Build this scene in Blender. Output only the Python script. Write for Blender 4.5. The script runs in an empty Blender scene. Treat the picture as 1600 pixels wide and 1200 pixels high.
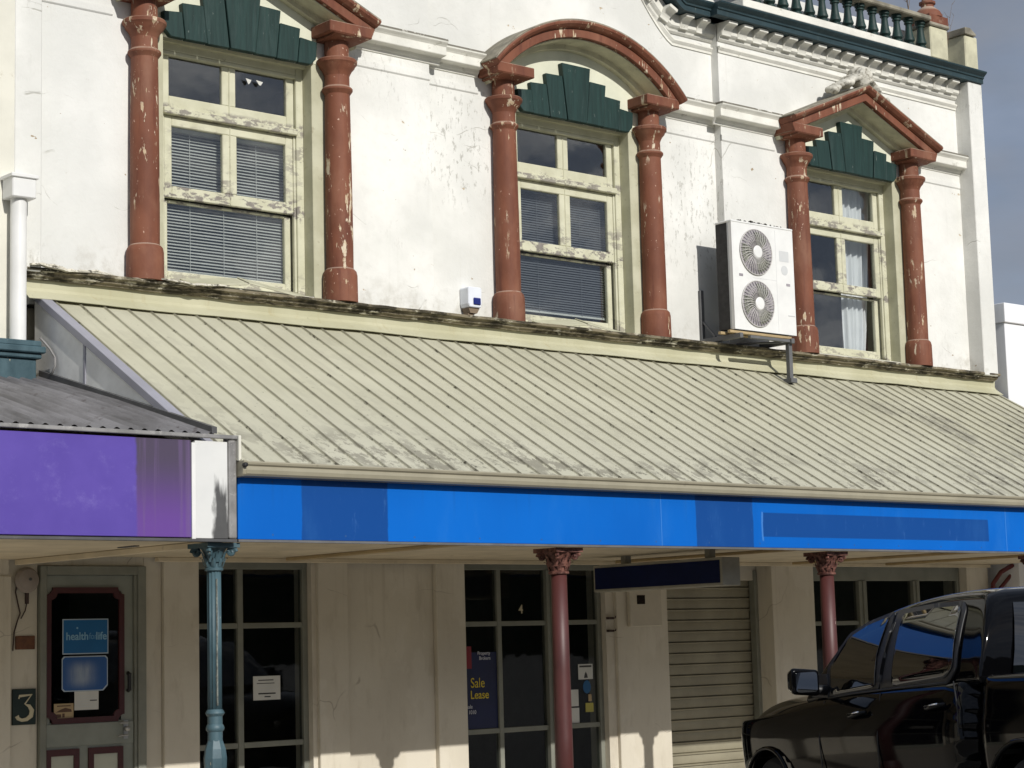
import bpy, bmesh, math, random
from mathutils import Vector, Matrix
random.seed(7)
S = bpy.context.scene
COL = S.collection
R = math.radians

# ------------------------------------------------------------------ camera, sky, sun, exposure
cam = bpy.data.cameras.new('camera')
cam.sensor_width = 36.0
cam.lens = 3123.53 / 1600 * 36
cam.clip_end = 3000
camo = bpy.data.objects.new('camera', cam)
COL.objects.link(camo)
RM = Matrix(((0.76128339, -0.06362966, -0.64528976),
             (-0.6478587, -0.11601402, -0.75287439),
             (-0.02695752, 0.99120735, -0.12954257)))
camo.matrix_world = Matrix.Translation((0, -14, 1.6)) @ RM.to_4x4()
S.camera = camo

SUNDIR = Vector((.11, 1.0, -.58)).normalized()
sun = bpy.data.lights.new('sun', 'SUN')
sun.energy = 3.75
sun.angle = R(.5)
sun.color = (1.0, .965, .905)
suno = bpy.data.objects.new('sun', sun)
COL.objects.link(suno)
suno.rotation_euler = SUNDIR.to_track_quat('-Z', 'Y').to_euler()
SUN_EL = math.asin(.58 / math.sqrt(.13 ** 2 + 1 + .58 ** 2))

world = bpy.data.worlds.new('World')
S.world = world
world.use_nodes = True
wn = world.node_tree
wn.nodes.clear()


def wnode(t, **kw):
    n = wn.nodes.new(t)
    for k, v in kw.items():
        setattr(n, k, v)
    return n


w_sky = wnode('ShaderNodeTexSky', sky_type='NISHITA', sun_disc=False)
w_sky.sun_elevation = SUN_EL
w_sky.sun_rotation = math.pi + math.atan(.13)
w_sky.dust_density = 2.0
w_tc = wnode('ShaderNodeTexCoord')
w_map = wnode('ShaderNodeMapping')
w_map.inputs['Scale'].default_value = (1.0, 1.0, 2.6)
w_noise = wnode('ShaderNodeTexNoise')
w_noise.inputs['Scale'].default_value = 2.3
w_noise.inputs['Detail'].default_value = 8
w_noise.inputs['Roughness'].default_value = .55
w_ramp = wnode('ShaderNodeValToRGB')
w_ramp.color_ramp.elements[0].position = .26
w_ramp.color_ramp.elements[1].position = .52
w_cl = wnode('ShaderNodeValToRGB')
w_cl.color_ramp.elements[0].position = .35
w_cl.color_ramp.elements[0].color = (1.7, 2.1, 2.9, 1)
w_cl.color_ramp.elements[1].position = .75
w_cl.color_ramp.elements[1].color = (3.3, 3.7, 4.5, 1)
w_n2 = wnode('ShaderNodeTexNoise')
w_n2.inputs['Scale'].default_value = 3.4
w_n2.inputs['Detail'].default_value = 6
w_hs = wnode('ShaderNodeMix', data_type='RGBA', blend_type='MULTIPLY')
w_hs.inputs[0].default_value = 1
w_hs.inputs[7].default_value = (.38, .38, .39, 1)
w_mix = wnode('ShaderNodeMix', data_type='RGBA')
w_bg = wnode('ShaderNodeBackground')
w_bg.inputs['Strength'].default_value = .145
w_out = wnode('ShaderNodeOutputWorld')
L = wn.links.new
L(w_tc.outputs['Generated'], w_map.inputs[0])
L(w_map.outputs[0], w_noise.inputs['Vector'])
L(w_map.outputs[0], w_n2.inputs['Vector'])
L(w_noise.outputs[0], w_ramp.inputs[0])
L(w_n2.outputs[0], w_cl.inputs[0])
L(w_sky.outputs[0], w_hs.inputs[6])
L(w_ramp.outputs[0], w_mix.inputs[0])
L(w_hs.outputs[2], w_mix.inputs[6])
L(w_cl.outputs[0], w_mix.inputs[7])
w_vm = wnode('ShaderNodeVectorMath', operation='DOT_PRODUCT')
w_vm.inputs[1].default_value = (.74, .52, .42)
L(w_tc.outputs['Generated'], w_vm.inputs[0])
w_mr = wnode('ShaderNodeMapRange', interpolation_type='SMOOTHSTEP')
w_mr.inputs[1].default_value = .80
w_mr.inputs[2].default_value = 1.0
L(w_vm.outputs['Value'], w_mr.inputs[0])
w_n3 = wnode('ShaderNodeTexNoise')
w_n3.inputs['Scale'].default_value = 7
w_n3.inputs['Detail'].default_value = 7
L(w_map.outputs[0], w_n3.inputs['Vector'])
w_m3 = wnode('ShaderNodeMapRange')
w_m3.inputs[1].default_value = .38
w_m3.inputs[2].default_value = .62
w_m3.inputs[3].default_value = .12
w_m3.inputs[4].default_value = 1.0
L(w_n3.outputs[0], w_m3.inputs[0])
w_mm = wnode('ShaderNodeMath', operation='MULTIPLY')
L(w_mr.outputs[0], w_mm.inputs[0])
L(w_m3.outputs[0], w_mm.inputs[1])
w_vm2 = wnode('ShaderNodeVectorMath', operation='DOT_PRODUCT')
w_vm2.inputs[1].default_value = (.70, -.66, .27)
L(w_tc.outputs['Generated'], w_vm2.inputs[0])
w_mr2 = wnode('ShaderNodeMapRange', interpolation_type='SMOOTHSTEP')
w_mr2.inputs[1].default_value = .78
w_mr2.inputs[2].default_value = .99
L(w_vm2.outputs['Value'], w_mr2.inputs[0])
w_n4 = wnode('ShaderNodeTexNoise')
w_n4.inputs['Scale'].default_value = 17
w_n4.inputs['Detail'].default_value = 7
w_n4.inputs['Distortion'].default_value = .4
L(w_map.outputs[0], w_n4.inputs['Vector'])
w_m4 = wnode('ShaderNodeMapRange', interpolation_type='SMOOTHSTEP')
w_m4.inputs[1].default_value = .40
w_m4.inputs[2].default_value = .68
L(w_n4.outputs[0], w_m4.inputs[0])
w_mm2 = wnode('ShaderNodeMath', operation='MULTIPLY')
L(w_mr2.outputs[0], w_mm2.inputs[0])
L(w_m4.outputs[0], w_mm2.inputs[1])
w_mix3 = wnode('ShaderNodeMix', data_type='RGBA')
w_mix3.inputs[7].default_value = (6.5, 6.6, 6.8, 1)
L(w_mm2.outputs[0], w_mix3.inputs[0])
L(w_mix.outputs[2], w_mix3.inputs[6])
w_mix2 = wnode('ShaderNodeMix', data_type='RGBA')
w_mix2.inputs[7].default_value = (1.85, 2.0, 2.35, 1)
L(w_mm.outputs[0], w_mix2.inputs[0])
L(w_mix3.outputs[2], w_mix2.inputs[6])
L(w_mix2.outputs[2], w_bg.inputs['Color'])
L(w_bg.outputs[0], w_out.inputs[0])

S.view_settings.view_transform = 'Standard'
S.view_settings.look = 'None'
S.view_settings.exposure = 0
S.view_settings.gamma = 1
S.render.engine = 'CYCLES'
S.cycles.max_bounces = 8
S.cycles.transparent_max_bounces = 12


# ------------------------------------------------------------------ material helpers
def lin(r, g, b):
    f = lambda c: c / 255 / 12.92 if c <= 10 else ((c / 255 + .055) / 1.055) ** 2.4
    return (f(r), f(g), f(b), 1)


def alb(r, g, b, k=1.12):
    c = lin(r, g, b)
    return (c[0] / k, c[1] / k, c[2] / k, 1)


class M:
    """a small wrapper round a material's node tree"""

    def __init__(self, name):
        self.m = bpy.data.materials.new(name)
        self.m.use_nodes = True
        self.t = self.m.node_tree
        self.t.nodes.clear()
        self.out = self.t.nodes.new('ShaderNodeOutputMaterial')
        self.geo = self.t.nodes.new('ShaderNodeNewGeometry')
        self.P = self.geo.outputs['Position']
        tc = self.t.nodes.new('ShaderNodeTexCoord')
        self.O = tc.outputs['Object']

    def set(self, sock, v):
        if isinstance(v, (int, float)):
            sock.default_value = v
        elif isinstance(v, (tuple, list)):
            sock.default_value = v
        else:
            self.t.links.new(v, sock)

    def node(self, t, **kw):
        n = self.t.nodes.new(t)
        for k, v in kw.items():
            setattr(n, k, v)
        return n

    def scale(self, vec, s):
        n = self.node('ShaderNodeMapping')
        self.set(n.inputs[0], vec)
        n.inputs['Scale'].default_value = s
        return n.outputs[0]

    def noise(self, scale, detail=4, rough=.55, vec=None, stretch=None, dist=0):
        v = vec if vec is not None else self.P
        if stretch:
            v = self.scale(v, stretch)
        n = self.node('ShaderNodeTexNoise')
        self.set(n.inputs['Vector'], v)
        n.inputs['Scale'].default_value = scale
        n.inputs['Detail'].default_value = detail
        n.inputs['Roughness'].default_value = rough
        n.inputs['Distortion'].default_value = dist
        return n.outputs[0]

    def crack(self, scale, vec=None, stretch=None):
        v = vec if vec is not None else self.P
        nz = self.node('ShaderNodeTexNoise')
        self.set(nz.inputs['Vector'], v)
        nz.inputs['Scale'].default_value = 2.2
        mx = self.node('ShaderNodeMix', data_type='RGBA', blend_type='LINEAR_LIGHT')
        mx.inputs[0].default_value = .25
        self.set(mx.inputs[6], v)
        self.set(mx.inputs[7], nz.outputs[1])
        v = mx.outputs[2]
        if stretch:
            v = self.scale(v, stretch)
        n = self.node('ShaderNodeTexVoronoi', feature='DISTANCE_TO_EDGE')
        self.set(n.inputs['Vector'], v)
        n.inputs['Scale'].default_value = scale
        return n.outputs['Distance']

    def step(self, val, a, b, lo=0.0, hi=1.0):
        n = self.node('ShaderNodeMapRange', interpolation_type='SMOOTHSTEP')
        self.set(n.inputs[0], val)
        n.inputs[1].default_value = a
        n.inputs[2].default_value = b
        n.inputs[3].default_value = lo
        n.inputs[4].default_value = hi
        return n.outputs[0]

    def math(self, op, a, b=0.0):
        n = self.node('ShaderNodeMath', operation=op)
        self.set(n.inputs[0], a)
        self.set(n.inputs[1], b)
        return n.outputs[0]

    def mul(self, *a):
        r = a[0]
        for x in a[1:]:
            r = self.math('MULTIPLY', r, x)
        return r

    def mix(self, f, a, b, mode='MIX'):
        n = self.node('ShaderNodeMix', data_type='RGBA', blend_type=mode)
        self.set(n.inputs[0], f)
        self.set(n.inputs[6], a)
        self.set(n.inputs[7], b)
        return n.outputs[2]

    def xyz(self, vec=None):
        n = self.node('ShaderNodeSeparateXYZ')
        self.set(n.inputs[0], vec if vec is not None else self.P)
        return n.outputs

    def band(self, v, a, b, soft=.004):
        return self.mul(self.step(v, a - soft, a + soft), self.step(v, b - soft, b + soft, 1, 0))

    def bump(self, h, strength=.3, dist=.01):
        n = self.node('ShaderNodeBump')
        n.inputs['Strength'].default_value = strength
        n.inputs['Distance'].default_value = dist
        self.set(n.inputs['Height'], h)
        return n.outputs[0]

    def bsdf(self, color, rough=.7, bump=None, metal=0, spec=.5, coat=0, ior=1.5):
        n = self.node('ShaderNodeBsdfPrincipled')
        self.set(n.inputs['Base Color'], color)
        self.set(n.inputs['Roughness'], rough)
        self.set(n.inputs['Metallic'], metal)
        n.inputs['Specular IOR Level'].default_value = spec
        n.inputs['IOR'].default_value = ior
        n.inputs['Coat Weight'].default_value = coat
        n.inputs['Coat Roughness'].default_value = .03
        if bump is not None:
            self.set(n.inputs['Normal'], bump)
        self.t.links.new(n.outputs[0], self.out.inputs[0])
        return self.m


MAT = {}


def simple(name, c, rough=.7, metal=0, spec=.5, coat=0, var=.12, vs=6.0, ior=1.5, bump=0, dirt=None):
    m = M(name)
    f = m.noise(vs, 5, .6)
    col = m.mix(m.step(f, .3, .7), tuple(x * (1 - var) for x in c[:3]) + (1,), tuple(min(1, x * (1 + var)) for x in c[:3]) + (1,))
    if dirt:
        d = m.step(m.noise(vs * 2.3, 8, .7), dirt[0], dirt[0] + .1)
        col = m.mix(m.mul(d, dirt[2]), col, dirt[1])
    b = m.bump(m.noise(vs * 9, 5, .6), bump, .004) if bump else None
    MAT[name] = m.bsdf(col, rough, b, metal, spec, coat, ior)
    return MAT[name]


def build_materials():
    # --- weathered white render of the upper storey
    m = M('white_render')
    x, y, z = m.xyz()
    base = m.mix(m.step(m.noise(.9, 4), .35, .68), (.65, .65, .615, 1), (.80, .795, .755, 1))
    base = m.mix(m.step(m.noise(9, 6, .6), .45, .72, 0, .25), base, (.6, .6, .56, 1))
    # repainted panels, a little greyer
    pan = m.mul(m.band(x, 7.05, 7.9, .02), .35)
    base = m.mix(pan, base, (.66, .67, .66, 1))
    # black mildew: streaked specks, in clusters
    clus = m.math('MAXIMUM', m.mul(m.band(x, 11.0, 11.85, .25), m.band(z, 5.7, 6.75, .25)),
                  m.mul(m.band(x, 14.1, 14.95, .2), m.band(z, 5.4, 6.6, .4)))
    clus = m.math('MAXIMUM', clus, m.step(m.noise(.8, 3), .58, .75, 0, .55))
    spk = m.step(m.noise(15, 8, .75, stretch=(1.3, 1.3, .5)), .54, .60)
    base = m.mix(m.mul(spk, clus, .6), base, (.27, .26, .22, 1))
    # rain streaks
    st = m.step(m.noise(5, 5, .6, stretch=(2.2, 2.2, .09)), .58, .80, 0, .22)
    base = m.mix(st, base, (.47, .45, .39, 1))
    # dirt just over the ledge
    led = m.mul(m.step(z, 4.58, 4.95, 1, 0), m.step(m.noise(4.5, 7, .7), .46, .7))
    base = m.mix(m.mul(led, .42), base, (.34, .31, .24, 1))
    # flaked spots showing buff plaster
    pk = m.step(m.noise(4.2, 6, .62, stretch=(.8, .8, 1.2)), .70, .715)
    base = m.mix(m.mul(pk, .9), base, (.48, .38, .25, 1))
    pk2 = m.step(m.noise(10, 3, .5, stretch=(.8, .8, 1.5)), .735, .75)
    base = m.mix(pk2, base, (.34, .27, .18, 1))
    # cracks
    cr = m.mul(m.step(m.crack(.9, stretch=(.42, .42, 2.0)), .0012, .0055, 1, 0), m.step(m.noise(2.1, 4, .65), .52, .62))
    base = m.mix(m.mul(cr, .6), base, (.33, .32, .27, 1))
    h = m.math('ADD', m.noise(2.2, 5, .6), m.mul(m.noise(34, 5, .6), .22))
    h = m.math('SUBTRACT', h, m.math('ADD', m.mul(pk, .35), m.mul(cr, .3)))
    MAT['white_render'] = m.bsdf(base, .82, m.bump(h, .5, .02), spec=.25)

    # trim (string courses, dentils)
    m = M('white_trim')
    x, y, z = m.xyz()
    base = m.mix(m.step(m.noise(3, 5), .35, .7), (.66, .65, .59, 1), (.79, .78, .71, 1))
    spk = m.step(m.noise(15, 7, .72, stretch=(.6, 1, 1)), .6, .68)
    base = m.mix(m.mul(spk, .5), base, (.3, .28, .22, 1))
    ed = m.mul(m.band(z, 7.078, 7.13, .004), m.step(m.noise(6, 7, .7), .36, .46))
    base = m.mix(m.mul(ed, .9), base, (.10, .09, .065, 1))
    nrm = m.xyz(m.geo.outputs['Normal'])
    up = m.mul(m.step(nrm[2], .6, .9), m.step(m.noise(7, 6, .7), .33, .5))
    base = m.mix(m.mul(up, .85), base, (.10, .09, .065, 1))
    MAT['white_trim'] = m.bsdf(base, .8, m.bump(m.noise(20, 6, .65), .35, .01), spec=.25)

    # red oxide columns and hoods, flaking
    m = M('red_oxide')
    x, y, z = m.xyz()
    base = m.mix(m.step(m.noise(3.2, 6, .6, stretch=(1, 1, .5)), .3, .7), (.14, .049, .028, 1), (.215, .08, .045, 1))
    base = m.mix(m.step(m.noise(2.3, 5, .65, stretch=(1, 1, .45)), .46, .70, 0, .6), base, (.27, .135, .085, 1))
    base = m.mix(m.step(m.noise(6, 5, .6, stretch=(3, 3, .25)), .5, .72, 0, .55), base, (.10, .03, .02, 1))
    fl = m.step(m.noise(10, 7, .62, stretch=(1.5, 1.5, .34)), .595, .612)
    zone = m.step(m.noise(1.5, 4, .6), .46, .56)
    big = m.step(m.noise(4.0, 8, .7, stretch=(1.5, 1.5, .42)), .625, .64)
    fl = m.math('MAXIMUM', fl, big)
    zone = m.math('MAXIMUM', zone, big)
    flz = m.mul(fl, zone)
    base = m.mix(flz, base, m.mix(m.step(m.noise(19, 3), .45, .6), (.50, .38, .25, 1), (.62, .53, .40, 1)))
    fl2 = m.step(m.noise(30, 5, .6, stretch=(1, 1, .6)), .68, .70)
    base = m.mix(fl2, base, (.6, .42, .32, 1))
    nrm = m.xyz(m.geo.outputs['Normal'])
    up = m.mul(m.step(nrm[2], .55, .85), m.step(m.noise(9, 6, .7), .30, .48))
    base = m.mix(m.mul(up, .8), base, (.50, .42, .33, 1))
    h = m.math('SUBTRACT', m.mul(m.noise(22, 5), .4), m.mul(flz, .6))
    MAT['red_oxide'] = m.bsdf(base, .68, m.bump(h, .5, .008), spec=.3)

    # dark green boards and cornice
    for nm, c1, c2, sc in (('green_board', (.008, .026, .023, 1), (.014, .043, .038, 1), (6, 6, .35)), ('green_cornice', (.016, .035, .042, 1), (.026, .053, .064, 1), (.5, 1, 4))):
        m = M(nm)
        base = m.mix(m.step(m.noise(5, 5, .6, stretch=sc), .3, .7), c1, c2)
        ch = m.step(m.noise(24, 6, .7, stretch=(1, 1, .4)), .655, .68)
        base = m.mix(m.step(m.noise(9, 6, .7, stretch=(1.5, 1, .2)), .5, .75, 0, .3), base, (.07, .10, .095, 1))
        base = m.mix(m.mul(ch, .8), base, (.17, .20, .18, 1))
        MAT[nm] = m.bsdf(base, .55, m.bump(m.noise(26, 5, .6, stretch=(2, 2, .4)), .3, .006), spec=.35)

    # cream joinery with bare grey wood where the paint has gone
    m = M('cream_joinery')
    x, y, z = m.xyz()
    base = m.mix(m.step(m.noise(5, 5), .3, .7), (.51, .50, .365, 1), (.60, .59, .45, 1))
    rail = m.math('MAXIMUM', m.band(z, 5.28, 5.46, .03), m.mul(m.band(z, 6.02, 6.13, .02), .9))
    rail = m.math('MAXIMUM', rail, m.mul(m.band(z, 5.25, 5.95, .05), m.step(m.noise(1.9, 3), .42, .6), .8))
    rail = m.math('MAXIMUM', rail, m.mul(m.step(z, 4.6, 4.9, 1, 0), .8))
    rail = m.math('MAXIMUM', rail, m.step(m.noise(2.6, 4, .6), .60, .75, 0, .8))
    pl = m.step(m.noise(13, 8, .74, stretch=(.55, 1, 1.1)), .50, .545)
    bare = m.mix(m.noise(30, 5, .6, stretch=(1, 1, .3)), (.13, .115, .095, 1), (.33, .305, .275, 1))
    base = m.mix(m.mul(pl, rail), base, bare)
    sp = m.step(m.noise(21, 6, .65), .66, .69)
    base = m.mix(m.mul(sp, .7), base, (.2, .17, .12, 1))
    MAT['cream_joinery'] = m.bsdf(base, .7, m.bump(m.noise(26, 6, .65), .35, .006), spec=.3)

    m = M('cream_reveal')
    base = m.mix(m.step(m.noise(4, 6), .35, .7), (.43, .42, .30, 1), (.53, .52, .39, 1))
    base = m.mix(m.step(m.noise(15, 7, .7), .6, .68, 0, .55), base, (.3, .27, .18, 1))
    MAT['cream_reveal'] = m.bsdf(base, .75, m.bump(m.noise(20, 5), .3, .006), spec=.25)

    m = M('tympanum_cream')
    base = m.mix(m.step(m.noise(3, 6), .35, .7), (.62, .63, .50, 1), (.72, .72, .58, 1))
    MAT['tympanum_cream'] = m.bsdf(base, .8, m.bump(m.noise(18, 5), .3, .006), spec=.25)

    # ledge over the verandah, black with lichen
    m = M('weathered_ledge')
    n1 = m.noise(7, 8, .72, stretch=(.55, 1, 1.5))
    base = m.mix(m.step(n1, .42, .58), (.045, .04, .028, 1), (.22, .19, .13, 1))
    base = m.mix(m.step(m.noise(13, 7, .7, stretch=(.5, 1, 1)), .55, .64), base, (.50, .47, .37, 1))
    MAT['weathered_ledge'] = m.bsdf(base, .9, m.bump(m.noise(25, 7, .7), .7, .015), spec=.15)

    # verandah roof sheet
    m = M('cream_roofing')
    x, y, z = m.xyz()
    t = m.math('FRACT', m.math('DIVIDE', m.math('SUBTRACT', x, 7.19 - .103), .206))
    d = m.math('ABSOLUTE', m.math('SUBTRACT', t, .5))
    base = m.mix(m.step(m.noise(1.1, 4), .3, .7), (.44, .425, .315, 1), (.505, .49, .375, 1))
    base = m.mix(m.step(m.noise(3.0, 5, .6, stretch=(5, .4, .4)), .45, .75, 0, .5), base, (.40, .385, .295, 1))
    # the upper end is yellower, the eaves greyer
    low = m.step(z, 2.85, 3.9, 1, 0)
    base = m.mix(m.mul(low, .35), base, (.46, .455, .385, 1))
    # dirt lying along each rib
    rib = m.mul(m.step(d, .024, .046, 1, 0), m.step(m.noise(2.4, 5, .65), .30, .60, .5, 1))
    base = m.mix(m.mul(rib, .74), base, (.12, .105, .075, 1))
    moss = m.mul(m.step(d, .02, .15, 1, 0), m.step(m.noise(9, 8, .8, stretch=(1.5, .75, .75)), .56, .60), m.step(m.noise(1.6, 4, .6), .40, .58, .2, 1))
    base = m.mix(m.mul(moss, .92), base, (.06, .054, .036, 1))
    # lichen blotches, thickest at the eaves and towards the right
    thick = m.math('MAXIMUM', m.step(z, 2.86, 3.45, 1, .12), m.mul(m.step(x, 13.5, 17.5, .2, .75), m.step(z, 2.9, 4.3, 1, .35)))
    li = m.step(m.noise(7.5, 9, .75, stretch=(1, .7, .7)), .498, .515)
    patch = m.step(m.noise(1.4, 5, .65), .42, .58, .10, 1)
    base = m.mix(m.mul(li, thick, patch, .85), base, m.mix(m.noise(22, 4), (.15, .14, .105, 1), (.28, .265, .215, 1)))
    blk = m.mul(m.step(m.noise(11, 8, .78), .56, .60), m.step(z, 2.86, 3.25, 1, 0), m.step(m.noise(1.9, 3), .46, .62))
    base = m.mix(m.mul(blk, .9), base, (.06, .055, .04, 1))
    grime = m.mul(m.band(x, 15.6, 18.9, .7), m.band(z, 3.0, 4.05, .3), m.step(m.noise(1.4, 6, .7, stretch=(1, .6, .6)), .46, .62))
    base = m.mix(m.mul(grime, m.step(m.noise(14, 6, .75), .3, .6), .62), base, (.15, .14, .115, 1))
    li2 = m.step(m.noise(19, 6, .7), .63, .66)
    base = m.mix(m.mul(li2, m.step(z, 2.86, 4.0, .9, .25), m.step(m.noise(1.3, 3), .42, .55)), base, (.07, .065, .045, 1))
    MAT['cream_roofing'] = m.bsdf(base, .6, m.bump(m.noise(3.0, 4, .5), .25, .02), spec=.3)

    # cream flashing
    m = M('cream_flashing')
    base = m.mix(m.step(m.noise(1.6, 4), .3, .7), (.44, .425, .285, 1), (.53, .515, .37, 1))
    base = m.mix(m.step(m.noise(7, 6, .65, stretch=(2, 1, .3)), .56, .72, 0, .5), base, (.40, .35, .2, 1))
    base = m.mix(m.step(m.noise(16, 7, .7), .68, .71, 0, .8), base, (.12, .1, .06, 1))
    MAT['cream_flashing'] = m.bsdf(base, .6, m.bump(m.noise(2.5, 4), .3, .02), spec=.3)

    # fascia sign boards
    m = M('blue_fascia')
    x, y, z = m.xyz()
    base = m.mix(m.step(m.noise(.7, 3), .3, .7), (.0015, .108, .47, 1), (.002, .132, .55, 1))
    jit = m.mul(m.math('SUBTRACT', m.noise(6, 4), .5), .03)
    xj = m.math('ADD', x, jit)
    dk = m.math('MAXIMUM', m.band(xj, 7.735, 8.465, .006), m.band(xj, 11.555, 12.225, .006))
    dk = m.math('MAXIMUM', dk, m.mul(m.band(xj, 12.35, 15.42, .006), m.band(z, 2.435, 2.635, .004)))
    sc = m.step(m.noise(13, 6, .7, stretch=(1.6, 1, .35)), .60, .72, 0, .55)
    dcol = m.mix(sc, (.006, .062, .26, 1), (.05, .15, .40, 1))
    base = m.mix(dk, base, dcol)
    seam = m.math('MAXIMUM', m.band(x, 11.163, 11.168, .002), m.band(x, 15.69, 15.696, .002))
    seam = m.math('MAXIMUM', seam, m.mul(m.band(xj, 12.33, 12.35, .004), m.band(z, 2.40, 2.64, .006), .7))
    base = m.mix(m.mul(seam, .6), base, (.12, .30, .62, 1))
    fx_ = m.math('ABSOLUTE', m.math('SUBTRACT', m.math('FRACT', m.math('DIVIDE', x, .6)), .5))
    sc_ = m.mul(m.step(fx_, .008, .014, 1, 0), m.math('MAXIMUM', m.band(z, 2.372, 2.384, .003), m.band(z, 2.728, 2.74, .003)))
    base = m.mix(m.mul(sc_, .8), base, (.04, .10, .25, 1))
    sm = m.step(m.noise(2.2, 6, .7, stretch=(1, 1, .3)), .5, .8, 0, .14)
    drip = m.mul(m.step(m.noise(7, 5, .6, stretch=(3, 1, .05)), .55, .72), m.step(z, 2.45, 2.78), .22)
    base = m.mix(drip, base, (.012, .06, .22, 1))
    base = m.mix(sm, base, (.08, .28, .62, 1))
    MAT['blue_fascia'] = m.bsdf(base, .45, m.bump(m.noise(1.5, 3), .12, .02), spec=.15)

    m = M('purple_fascia')
    x, y, z = m.xyz()
    jit = m.mul(m.math('SUBTRACT', m.noise(5, 4), .5), .06)
    xj = m.math('ADD', x, jit)
    base = m.mix(m.step(m.noise(1.8, 4), .3, .7), (.088, .057, .315, 1), (.112, .074, .365, 1))
    bru = m.step(m.noise(4, 8, .78), .52, .74, 0, .4)
    nick = m.step(m.noise(13, 3, .5, stretch=(1.6, 1, .7)), .755, .765)
    base = m.mix(bru, base, (.23, .19, .50, 1))
    base = m.mix(nick, base, (.5, .45, .7, 1))
    g = m.step(z, 2.4, 2.9)
    ghost = m.mix(g, (.125, .055, .27, 1), (.072, .056, .095, 1))
    ghost = m.mix(m.mul(m.step(m.noise(5, 4, .6, stretch=(3, 1, .1)), .5, .65), .5), ghost, (.15, .10, .22, 1))
    base = m.mix(m.band(xj, 6.45, 6.86, .012), base, ghost)
    MAT['purple_fascia'] = m.bsdf(base, .45, m.bump(m.noise(1.5, 3), .12, .02), spec=.3)

    m = M('white_end_panel')
    x, y, z = m.xyz()
    base = m.mix(m.noise(4, 6, .6), (.60, .61, .60, 1), (.72, .72, .70, 1))
    xj = m.math('ADD', x, m.mul(m.math('SUBTRACT', m.noise(14, 5, stretch=(1, 1, .4)), .5), .10))
    top = m.math('ADD', z, m.mul(m.math('SUBTRACT', m.noise(18, 4, stretch=(1, 1, .15)), .5), .5))
    blk = m.mul(m.band(xj, 7.03, 7.145, .016), m.step(top, 2.64, 2.80, 1, 0))
    base = m.mix(m.mul(blk, .95), base, m.mix(m.noise(9, 5), (.018, .018, .02, 1), (.085, .085, .085, 1)))
    MAT['white_end_panel'] = m.bsdf(base, .6, m.bump(m.noise(9, 5), .3, .006), spec=.3)

    # shop-front render (cream)
    m = M('cream_render')
    x, y, z = m.xyz()
    base = m.mix(m.step(m.noise(1.2, 5), .3, .7), (.56, .515, .425, 1), (.64, .595, .495, 1))
    base = m.mix(m.step(m.noise(5, 6, .65, stretch=(1.5, 1.5, .4)), .5, .75, 0, .5), base, (.42, .37, .29, 1))
    base = m.mix(m.step(m.noise(1.7, 5, .6, stretch=(1, 1, .6)), .56, .60, 0, .35), base, (.68, .64, .55, 1))
    run = m.mul(m.step(m.noise(6, 5, .6, stretch=(2.5, 2.5, .07)), .55, .75), m.step(z, 1.2, 2.35), .35)
    base = m.mix(run, base, (.33, .28, .2, 1))
    cr = m.mul(m.step(m.crack(.8, stretch=(.6, .6, 1.3)), .001, .005, 1, 0), m.step(m.noise(2.1, 4), .5, .6), .5)
    base = m.mix(cr, base, (.25, .21, .16, 1))
    base = m.mix(m.step(m.noise(13, 6, .7), .70, .73, 0, .6), base, (.2, .17, .12, 1))
    MAT['cream_render'] = m.bsdf(base, .8, m.bump(m.noise(14, 6, .6), .35, .008), spec=.25)

    # corrugated iron of the neighbour
    m = M('grey_iron')
    x, y, z = m.xyz()
    base = m.mix(m.step(m.noise(2.5, 6, .65, stretch=(2, .4, .4)), .3, .7), (.085, .082, .085, 1), (.20, .195, .205, 1))
    base = m.mix(m.step(m.noise(9, 7, .7), .56, .70, 0, .8), base, (.06, .05, .05, 1))
    gv = m.math('ABSOLUTE', m.math('SUBTRACT', m.math('FRACT', m.math('DIVIDE', x, .1)), .5))
    base = m.mix(m.mul(m.step(gv, .06, .34, 1, 0), .78), base, (.045, .04, .042, 1))
    MAT['grey_iron'] = m.bsdf(base, .6, spec=.35)

    # clear old glass: reflects at a glance, lets the room behind show
    for nm, tint, fr in (('window_glass', (.93, .95, .95, 1), .085), ('shop_glass', (.74, .76, .76, 1), .03)):
        m = M(nm)
        n = m.bump(m.noise(1.7, 3, .5), .06, .02)
        gl = m.node('ShaderNodeBsdfGlossy')
        gl.inputs['Roughness'].default_value = .015
        m.set(gl.inputs['Normal'], n)
        tr = m.node('ShaderNodeBsdfTransparent')
        tr.inputs['Color'].default_value = tint
        lw = m.node('ShaderNodeLayerWeight')
        lw.inputs['Blend'].default_value = .5
        m.set(lw.inputs['Normal'], n)
        f2 = m.math('ADD', m.mul(m.math('POWER', lw.outputs['Facing'], 5.0), .9), fr)
        mx = m.node('ShaderNodeMixShader')
        m.set(mx.inputs[0], f2)
        m.t.links.new(tr.outputs[0], mx.inputs[1])
        m.t.links.new(gl.outputs[0], mx.inputs[2])
        m.t.links.new(mx.outputs[0], m.out.inputs[0])
        MAT[nm] = m.m

    # sheer curtain
    m = M('sheer_curtain')
    pb = m.node('ShaderNodeBsdfDiffuse')
    pb.inputs[0].default_value = (.92, .92, .93, 1)
    tl = m.node('ShaderNodeBsdfTranslucent')
    tl.inputs[0].default_value = (.6, .6, .62, 1)
    mx = m.node('ShaderNodeMixShader')
    mx.inputs[0].default_value = .15
    m.t.links.new(pb.outputs[0], mx.inputs[1])
    m.t.links.new(tl.outputs[0], mx.inputs[2])
    m.t.links.new(mx.outputs[0], m.out.inputs[0])
    MAT['sheer_curtain'] = m.m

    # teal cast iron, paint worn to buff
    m = M('teal_iron')
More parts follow.
